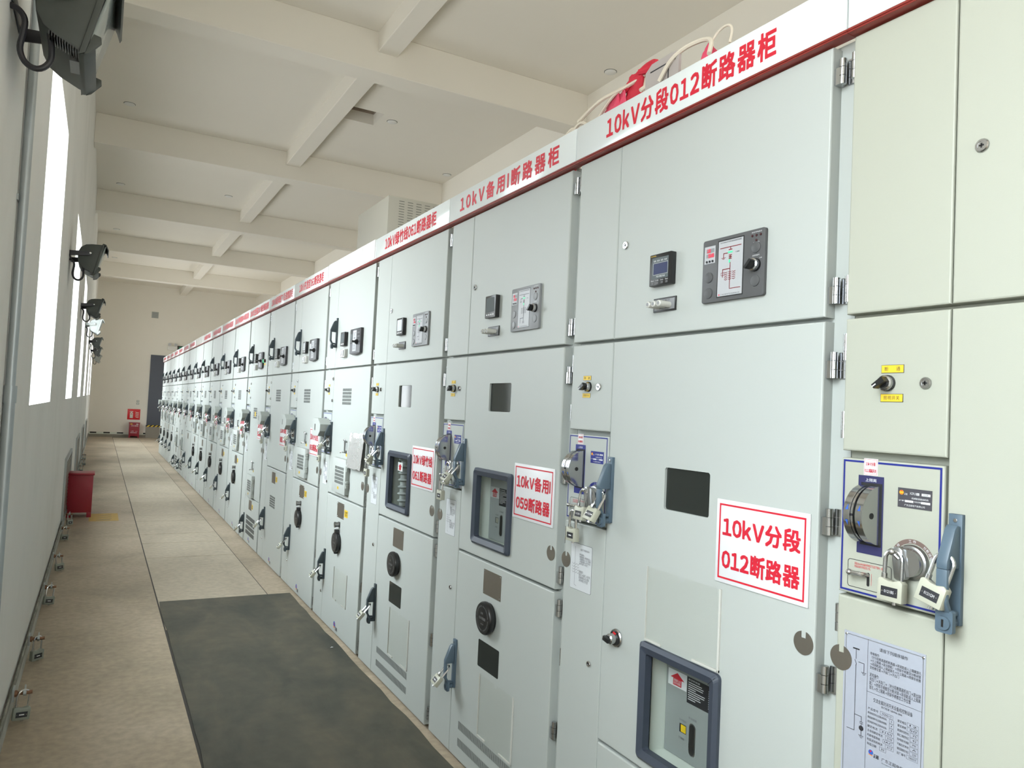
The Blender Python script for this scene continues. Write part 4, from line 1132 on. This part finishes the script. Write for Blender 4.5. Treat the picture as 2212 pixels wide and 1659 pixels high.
        if i == 4:
            def foil(b):
                rnd = random.Random(2); n, m = 9, 8
                g = [[(.762 + .272 * a / n, .006 + .030 * (1 - q / m) * (0.15 + .85 * 1) * 0 + .003 + rnd.uniform(0, .0016) + .020 * (1 - q / m) + .008 * (1 - a / n), 1.142 + .225 * q / m + (rnd.uniform(-.004, .004) if q in (0, m) else 0)) for a in range(n + 1)] for q in range(m + 1)]
                b.mt('foil')
                for q in range(m):
                    for a in range(n): b.quad([g[q][a], g[q][a + 1], g[q + 1][a + 1], g[q + 1][a]])
            part(c, 'foil_sheet', None, foil, smooth=60, label='blank silvery film sheet stuck on the door')
        elif i in SGN: sign(c, .752, 1.030, 1.143, 1.355, *SGN[i])
        elif i != 12: sign(c, .752, 1.030, 1.143, 1.355, '10kV出线', '066断路器')
        if i == 7: part(mw, 'warning_label', None, lambda b: b.mt('yellow').rect(.53, .585, 1.375, 1.425, .0006), smooth=0)
    # lower wide door
    if i in (2, 3):
        name_plate(c); round_cap(c, .697, False)
        part(c, 'lower_window', ('lowwin',), lambda b: b.mt('dark_glass').prism(rrect(.482, .664, .477, .588, .006, 3), 'y', 0, .0012), smooth=0)
        pocket(c, .510, .800, .195, .452); vent(lw, .325, .80, .145, .190, 1, 62, frac=.5); vent(lw, .325, .80, .072, .117, 1, 62, frac=.5)
        latch_handle(ln, .264, .312, 'handle_blue' if i == 2 else 'handle_dark')
    elif i > 3:
        zp = .783 if i not in LOW else .382
        name_plate(c, z0=zp, z1=zp + .102)
        if i < 10: part(lw, 'warning_label', ('warn', zp), lambda b: (b.mt('yellow').rect(.667, .740, zp + .022, zp + .070, .0006), b.mt('ink').text('当心触电\n注意安全', .672, .735, zp + .028, zp + .064, .0010, .0)), smooth=0)
        if i in LOW: vent(lw, .29, .96, .11, .32, 4, 1, frac=.74, name='louvre')
        elif i == 6: vent(lw, .457, .694, .555, .665, 5, 12)
        elif i != 13: round_cap(c, .621, True)
        if i == 4: pocket(c, .508, .806, .232, .447)
        logo(lw)
        latch_handle(ln, .262, .312 if i not in LOW else .104)
    # padlocks
    o_ = ORD[i]; g1 = 'padlocks on the cabinet fronts'
    if i == 0:
        padlock(.150, .026, 1.304, Yf, 3, 'cream padlock numbered BS on the chrome dial beside the silver plaque', g1, '0121BS')
        padlock(.263, .036, 1.318, Yf, 8, 'cream padlock numbered GM on the blue-grey handle above the silver plaque', g1, '0121GM', roll=14)
    else:
        if near:
            padlock(.150, .030, 1.304, Yf, 8, 'cream padlock on the chrome mechanism dial of the %s cabinet from the near end' % o_, g1, '0122BS' if i == 1 else None)
        padlock(.258, .030, 1.306, Yf, 40 if i > 1 else 28, 'cream padlock on the chest-high door handle of the %s cabinet from the near end' % o_, g1, '0122GM' if i == 1 else None, roll=6)
        part(mp, 'hasp', ('hasp',), lambda b: (b.mt('steel').box(.104, .126, 0, .050, 1.222, 1.226), b.box(.104, .126, .044, .048, 1.205, 1.226)), smooth=0)
        padlock(.115, .046, 1.2265 + .003, Yf, 0, 'cream padlock dangling under the mechanism panel of the %s cabinet from the near end' % o_, g1)
        if i > 1:
            padlock(.262, .030, (.312 if i not in LOW else .104) + .096, Yf, 40, 'cream padlock on the low door handle of the %s cabinet from the near end' % o_, g1, roll=6)
    return c
for i in range(20): cabinet(i)

# ventilated duct box standing on the cabinet roofs
t = thing('duct_box', 'tall grey ventilated duct box standing on top of the fifth cabinet', 'duct box', (.5, 4.648, 2.458))
part(t, 'casing', None, lambda b: b.mt('duct_paint').box(0, .75, 0, .811, 0, .815), ID, bevel=.004)
def f(b):
    b.mt('vent_dark')
    for k in range(8):
        for r in range(22): b.box(.092 + k * .0755, .138 + k * .0755, -.0006, .002, .785 - r * .0215 - .004, .785 - r * .0215)
part(t, 'vent_slots', None, f, ID, smooth=0)

# ------------------------------------------------------------------ bundles lying on the cabinet tops
def heap(b, c, rx, ry, h, seed, n=34, m=16):
    rnd = random.Random(seed); ph = [(rnd.uniform(0, 6.3), rnd.uniform(0, 6.3), rnd.randint(2, 6), rnd.randint(2, 7)) for _ in range(6)]
    vs = []; fs = []
    for k in range(m + 1):
        for q in range(n):
            r = k / m; t = 2 * math.pi * q / n
            w = 1 + sum(.075 * math.sin(p[2] * t + p[0]) for p in ph)
            z = h * (1 - r ** 2.6) * (1 + .16 * r * sum(math.sin(p[2] * t + p[3] * r * 3 + p[1]) for p in ph) / 1.6)
            vs.append((c[0] + rx * r * w * math.cos(t), c[1] + ry * r * w * math.sin(t), c[2] + max(0, z)))
    for k in range(m):
        for q in range(n):
            j = (q + 1) % n; fs.append((k * n + q, k * n + j, (k + 1) * n + j, (k + 1) * n + q))
    b.add(vs, fs)
ZT = 2.4585
t = thing('warning_flag_bundle', 'crumpled red warning flags tied with cord on top of the second cabinet', 'flag bundle', (0, 0, 0))
def f(b):
    b.mt('cloth_red'); heap(b, (.115, .93, ZT), .055, .125, .285, 4)
part(t, 'flags', None, f, ID, smooth=60)
def f(b):
    b.mt('cloth_pink'); heap(b, (.075, 1.0, ZT), .032, .11, .225, 9)
part(t, 'flag', None, f, ID, smooth=60)
def f(b):
    b.mt('cord')
    b.tube([(.02, 1.16, 2.63), (.03, 1.05, 2.672), (.06, .99, 2.69), (.09, .93, 2.71), (.11, .87, 2.735), (.12, .82, 2.70), (.05, .84, 2.64)], .007, 7, 2)
    b.tube([(.06, 1.13, 2.60), (.05, 1.0, 2.68), (.09, .95, 2.715), (.12, .90, 2.735), (.09, .87, 2.66)], .006, 7, 2)
    b.tube([(.02, 1.21, 2.59), (.02, 1.15, 2.63), (.03, 1.10, 2.60)], .006, 7, 2)
part(t, 'cord', None, f, ID, label='twisted white cord')
def f(b):
    b.mt('cloth_red'); b.tube([(.10, .96, 2.72), (.11, .90, 2.755), (.12, .86, 2.765), (.11, .83, 2.745), (.10, .86, 2.73), (.09, .90, 2.735)], .011, 7, 2)
    b.tube([(.08, .97, 2.69), (.09, .93, 2.725), (.10, .89, 2.72)], .010, 7, 2)
part(t, 'ribbon', None, f, ID)
t = thing('placard', 'grey printed placard lying tilted beside the red flags on the cabinet top', 'placard', (0, 0, 0))
def f(b):
    b.mt('board_card'); b.prism([(.805, ZT), (.805, 2.680), (.775, 2.700), (.68, 2.702), (.645, 2.695), (.645, ZT)], 'x', .042, .052)
    b.mt('ink').box(.0412, .042, .66, .78, 2.672, 2.676); b.box(.0412, .042, .69, .694, 2.60, 2.68)
part(t, 'board', None, f, ID, smooth=0)
t = thing('warning_flag_bundle', 'folded pink and white warning flags at the near side of the grey placard', 'flag bundle', (0, 0, 0))
def f(b):
    b.mt('cloth_pink'); heap(b, (.085, .555, ZT), .038, .062, .215, 12)
part(t, 'flags', None, f, ID, smooth=60)
def f(b):
    b.mt('cord'); b.tube([(.03, .72, 2.62), (.035, .68, 2.672), (.05, .63, 2.698), (.07, .57, 2.705), (.06, .52, 2.68), (.03, .50, 2.62)], .007, 7, 2)
    b.tube([(.09, .56, 2.69), (.10, .54, 2.725), (.10, .50, 2.73), (.10, .48, 2.71), (.10, .49, 2.67)], .004, 7, 2)
part(t, 'cord', None, f, ID)
t = thing('rope_end', 'short red and white rope end beyond the flags on the cabinet top', 'rope', (0, 0, 0))
part(t, 'rope', None, lambda b: (b.mt('cord').tube([(.02, 1.30, ZT + .006), (.03, 1.27, 2.60), (.04, 1.22, 2.635), (.05, 1.18, 2.60), (.05, 1.19, ZT + .006)], .008, 7, 2), b.mt('cloth_red').tube([(.05, 1.22, ZT + .008), (.055, 1.20, 2.58), (.06, 1.17, 2.632), (.06, 1.15, 2.58), (.06, 1.15, ZT + .008)], .009, 7, 2)), ID)

# ------------------------------------------------------------------ floodlights on the window wall
def floodlight(k, y, col, short, label):
    t = thing('floodlight', label, 'floodlight', (XL, y + .19, 2.70), group='floodlights along the window wall')
    s = short
    def body(b):
        b.mt(col).prism([(.061 - s, -.03), (.066 - s, .02), (.082 - s, .055), (.115 - s, .078), (.16 - s, .086), (.245 - s, .090), (.252 - s, .074), (.186 - s, -.150), (.176 - s, -.158), (.115 - s, -.128), (.085 - s, -.105), (.066 - s, -.07)], 'x', -.165, .165)
    mp = lambda yy, o, z: (o, yy, z)
    h = part(t, 'housing', ('fl', col, s), body, mp, bevel=.006)
    def rim(b):
        b.mt(col)
        for a, c in ((-.172, -.160), (.160, .172)): b.prism([(.236 - s, .098), (.254 - s, .098), (.194 - s, -.160), (.176 - s, -.170)], 'x', a, c)
        b.prism([(.236 - s, .090), (.238 - s, .100), (.262 - s, .094), (.284 - s, .046), (.278 - s, .034), (.268 - s, .064), (.256 - s, .084)], 'x', -.172, .172)
        for a, c in ((-.172, -.166), (.166, .172)): b.prism([(.190 - s, -.168), (.205 - s, -.160), (.234 - s, -.125), (.232 - s, -.105), (.212 - s, -.100)], 'x', a, c)
        b.prism([(.176 - s, -.170), (.190 - s, -.168), (.220 - s, -.142), (.214 - s, -.138), (.188 - s, -.160)], 'x', -.166, .166)
    part(h, 'front_rim', ('flr', col, s), rim, mp, bevel=.002)
    part(h, 'lens', ('fll', s), lambda b: b.mt('flood_lens').prism([(.254 - s, .080), (.264 - s, .078), (.202 - s, -.146), (.188 - s, -.150)], 'x', -.158, .158), mp, bevel=.003)
    def fins(b):
        b.mt('panel_black')
        for q in range(12): b.box(-.166, -.10, .10 - s + q * .0068, .1026 - s + q * .0068, -.131 - q * .0028, -.118 - q * .003)
        b.mt('dark_steel').box(-.1, .0, .152 - s, .178 - s, -.166, -.150)
    part(h, 'clip', ('flf', s), fins, mp, smooth=0)
    def br(b):
        b.mt('flood_bracket' if col != 'flood_light_grey' else col)
        b.box(-.185, .185, 0, .006, -.034, .010)
        for a, c in ((-.185, -.178), (.178, .185)): b.prism([(0, -.034), (0, .010), (.150 - s, .020), (.162 - s, .008), (.150 - s, -.014)], 'x', a, c)
        b.mt('chrome')
        for a, c in ((-.190, -.185), (.185, .190)): b.cyl((0, .150 - s, .006), 'x', .009, a, c, 12)
    part(t, 'bracket', ('flb', col == 'flood_light_grey', s), br, mp, bevel=.0015)
    def ca(b):
        b.mt('hose'); b.tube([(-.12, 0, -.055), (-.12, .022, -.060), (-.12, .040, -.085), (-.12, .036, -.13), (-.12, .028, -.175), (-.12, .045, -.215), (-.12, .080, -.225), (-.12, .108, -.195), (-.12, .108, -.15), (-.12, .100 - s, -.11)], .0085, 10, 2)
    part(t, 'cable', ('flc', s), ca, mp)
for k, (y, col, sh, lb) in enumerate([
        (1.37, 'flood_grey', 0, 'dark floodlight on the window wall, the first and largest from the near end'),
        (5.96, 'flood_grey', 0, 'dark floodlight on the window wall, second from near end, beyond the first window'),
        (10.06, 'flood_grey', 0, 'dark floodlight on the window wall, third from the near end, beyond the second window'),
        (13.19, 'flood_light_grey', 0, 'light grey floodlight on the window wall between two dark ones'),
        (17.85, 'flood_grey', 0, 'dark floodlight on the window wall just beyond the light grey one'),
        (21.98, 'flood_grey', 0, 'dark floodlight on the window wall, last dark one before the end wall'),
        (26.8, 'flood_light_grey', 0, 'pale floodlight on the window wall, closest to the end wall')]):
    floodlight(k, y, col, sh, lb)

# steel conduit up the window wall
def f(b):
    b.mt('galvanised').tube([(XL + .019, 1.98, .30), (XL + .019, 1.98, 1.55)], .018, 14); b.tube([(XL + .018, 1.98, 1.55), (XL + .018, 1.98, ZC - .45)], .0155, 14)
    b.cyl((XL + .019, 1.98, 1.50), 'z', .0205, 0, .06, 14)
    for z in (.9, 2.2, 3.4): b.box(XL, XL + .006, 1.945, 2.015, z, z + .02)
tag(part(None, 'conduit', None, f, ID), 'galvanised steel conduit running up the window wall beside the first floodlight', 'conduit')

# floor-level louvres in the window wall
for k, (a, c, lb) in enumerate(((8.25, 10.05, 'behind the red extinguisher box'), (12.45, 14.25, 'second beyond the red box'), (16.6, 18.4, 'third beyond the red box'), (20.8, 22.6, 'last before the end wall'))):
    t = thing('wall_louvre', 'grey framed louvre low in the window wall, ' + lb, 'vent', (XL, a, .075), group='louvres low in the window wall')
    def fr(b):
        L, H = c - a, .74
        b.mt('galvanised'); b.box(0, .022, 0, .03, 0, H); b.box(0, .022, L - .03, L, 0, H); b.box(0, .022, .03, L - .03, 0, .03); b.box(0, .022, .03, L - .03, H - .03, H)
    part(t, 'frame', ('louf',), fr, ID, smooth=0)
    def sl(b):
        L, H = c - a, .74; b.mt('brown_metal')
        for q in range(17): b.prism([(.003, .035 + q * .04), (.016, .030 + q * .04), (.016, .033 + q * .04), (.003, .060 + q * .04)], 'y', .03, L - .03) if False else b.box(.002, .014, .03, L - .03, .034 + q * .04, .054 + q * .04)
        b.mt('vent_dark').box(0, .002, .03, L - .03, .03, H - .03)
    part(t, 'slats', ('lous',), sl, ID, smooth=0)

# earthing bar, clamps and their padlocks
tag(part(None, 'earthing_bar', None, lambda b: b.mt('ground_bar').box(XL + .012, XL + .019, YB + .5, YE - .3, .118, .150), ID, smooth=0), 'stained flat earthing bar along the foot of the window wall', 'earthing bar')
ys = [1.9, 3.05, 3.92, 5.20, 6.36, 7.85, 8.86, 9.95, 11.2, 12.6, 13.9, 15.3, 16.8, 18.2]
for k, y in enumerate(ys):
    o_ = ORD[k]
    t = thing('earthing_clamp', 'rusty steel earthing clamp on the window wall bar, %s from the near end' % o_, 'clamp', (XL + .019, y, .134), group='earthing clamps on the bar'); t.scale = (1.3, 1.3, 1.3)
    def cl(b):
        b.mt('galvanised').box(0, .006, -.026, .026, -.020, .022)
        b.mt('rust').cyl((0, 0, 0), 'x', .0065, .006, .060, 10); b.cyl((0, 0, 0), 'x', .012, .006, .014, 6)
        b.mt('galvanised').cyl((0, 0, 0), 'x', .011, .032, .042, 12)
        b.prism([(-.030, .006), (-.012, -.004), (-.008, .008), (-.026, .020)], 'x', .034, .039); b.prism([(.030, .006), (.012, -.004), (.008, .008), (.026, .020)], 'x', .034, .039)
    part(t, 'wing_bolt', ('clamp',), cl, ID)
    if k in (0,): continue
    mw = Matrix.Translation((XL + .066, y, .1455)) @ Matrix.Rotation(R((28, 15, 40, 22)[k % 4]), 4, 'Z') @ Matrix.Rotation(R(-4 + 3 * (k % 3)), 4, 'X') @ Matrix.Rotation(R((-4, 5, 0, 8)[k % 4]), 4, 'Y') @ Matrix.Scale(1.3, 4)
    padlock(0, 0, 0, 0, 0, 'grey-green padlock hanging from the %s earthing clamp on the window wall' % o_, 'padlocks on the earthing bar', None, 'lock_green', mw)

# ------------------------------------------------------------------ fire boxes and end-wall fittings
def fire_box(loc, rotz, label, lettered):
    t = thing('fire_box', label, 'extinguisher box', loc, (0, 0, rotz))
    def bd(b):                                            # front faces -Y, origin at the middle of the front foot
        w, dp, h = .165, .27, .52
        b.mt('red_box').box(-w, w, 0, dp, .06, h)
        for x0, x1 in ((-w, -w + .06), (w - .06, w)):
            for y0, y1 in ((0, .05), (dp - .05, dp)): b.prism([(x0, .06), (x1, .06), (x1 - .02 if x0 < 0 else x1, 0), (x0 if x0 < 0 else x0 + .02, 0)], 'y', y0, y1)
    p = part(t, 'body', ('fbx',), bd, ID, bevel=.003)
    part(t, 'lid', ('fbl',), lambda b: b.mt('red_box').box(-.178, .178, -.012, .278, .52, .545), ID, bevel=.004)
    if lettered:
        def lt(b):
            b.mt('ink_white').text('灭火器箱', -.10, .12, .405, .455, -.0012); b.text('火警：119', -.11, .10, .215, .255, -.0012); b.rect(-.12, .09, .175, .188, -.0012)
            b.mt('yellow').rect(-.13, -.065, .475, .505, -.0012); b.mt('ink_white').rect(.055, .125, .475, .505, -.0012)
        part(t, 'lettering', None, lt, ID, smooth=0)
fire_box((-1.470, 9.65, 0), R(90), 'dark red extinguisher box against the window wall beside the yellow floor patch', False)
fire_box((-.325, YE - .31, 0), 0, 'red extinguisher box with white lettering standing under the fire sign', True)
t = thing('fire_sign', 'square red sign with extinguisher and flames above the far red box', 'sign', (-.36, YE, .83))
part(t, 'sign_plate', None, lambda b: b.mt('fire_red').box(-.205, .205, -.006, 0, -.19, .19), ID, bevel=.001)
def f(b):
    b.mt('glow_white'); h = -.0075
    b.rect(-.125, -.025, -.135, .055, h); b.prism([(-.10, .055), (-.05, .055), (-.06, .085), (-.09, .085)], 'y', h, h + .001); b.prism([(-.145, .075), (-.12, .108), (-.03, .112), (-.02, .085), (-.10, .090)], 'y', h, h + .001)
    b.mt('fire_red').rect(-.105, -.045, .0, .022, h - .0006); b.mt('glow_white')
    for k in range(4): b.prism([(.03, .10 - k * .055), (.085, .055 - k * .055), (.155, .045 - k * .055), (.165, .065 - k * .055), (.105, .072 - k * .055)], 'y', h, h + .001)
part(t, 'pictogram', None, f, ID, smooth=0)
t = thing('emergency_light', 'white twin-spot emergency light above the dark end-wall door', 'emergency light', (.763, YE, 3.30))
part(t, 'battery_box', None, lambda b: b.mt('frame_white').box(-.165, .165, -.07, 0, -.06, .09), ID, bevel=.008)
for x in (-.10, .10):
    def f(b): b.mt('frame_white').lathe((x, -.06, .145), 'y', [(.035, .04), (.055, 0), (.058, -.03), (.052, -.035)], 18); b.mt('mimic_white').lathe((x, -.06, .145), 'y', [(.050, -.036), (.02, -.038)], 16); b.mt('frame_white').cyl((x, -.04, .085), 'z', .012, 0, .03, 8)
    part(t, 'lamp_head', None, f, ID)
t = thing('exit_sign', 'black and green exit sign beside the emergency light', 'sign', (1.10, YE, 3.34))
part(t, 'case', None, lambda b: b.mt('black').box(-.17, .20, -.03, 0, -.07, .075), ID, bevel=.003)
def f(b):
    b.mt('green_sign').rect(-.02, .17, -.055, .06, -.0312); b.mt('glow_white').text('安全出口', .0, .16, -.01, .035, -.032); b.mt('green_sign').prism([(-.10, -.03), (-.06, -.02), (-.03, .02), (-.06, .05), (-.12, .02)], 'y', -.0315, -.031)
part(t, 'sign_face', None, f, ID, smooth=0)
t = thing('wall_grille', 'small square white grille high on the end wall', 'grille', (.12, YE, 4.48))
def f(b):
    b.mt('paint_dark').box(-.115, .115, -.012, 0, -.115, .115)
part(t, 'frame', None, f, ID, bevel=.003)
def f(b):
    b.mt('panel_light')
    for k in range(10): b.box(-.095, .095, -.0135, -.012, -.096 + k * .02, -.086 + k * .02)
part(t, 'slats', None, f, ID, smooth=0)
for k, (x, z, lb) in enumerate(((-.254, 1.31, 'upper white switch plate above the fire sign on the end wall'), (-.254, 1.22, 'lower white switch plate above the fire sign on the end wall'))):
    t = thing('switch_plate', lb, 'switch', (x, YE, z))
    part(t, 'plate', ('swp',), lambda b: b.mt('paint_dark').box(-.043, .043, -.009, 0, -.035, .035), ID, bevel=.002)
    part(t, 'rocker', ('swr',), lambda b: b.mt('frame_white').box(-.02, .02, -.012, -.009, -.02, .02), ID, bevel=.001)

# round ceiling plates
for k, (x, y, lb) in enumerate(((1.87, 8.69, 'beside the open ceiling hatch'), (3.45, 5.75, 'near the top of the far side wall'), (-1.344, 10.25, 'above the second floodlight'), (-1.36, 14.70, 'above the fourth floodlight'), (-1.35, 19.13, 'above the fifth floodlight'), (-1.33, 23.4, 'above the sixth floodlight'), (.508, 14.23, 'beside the long ceiling beam'), (3.45, 10.35, 'beyond the duct box by the side wall'))):
    t = thing('ceiling_plate', 'small round white ceiling plate ' + lb, 'ceiling fitting', (x, y, ZC), group='round ceiling plates')
    part(t, 'disc', ('cpl8',), lambda b: b.mt('frame_white').lathe((0, 0, 0), 'z', [(.068, 0), (.068, -.008), (.058, -.014), (.001, -.014)], 20), ID)
    part(t, 'rim_gap', ('cpl9',), lambda b: b.mt('vent_dark').lathe((0, 0, 0), 'z', [(.074, 0), (.074, -.002), (.066, -.002)], 20), ID)
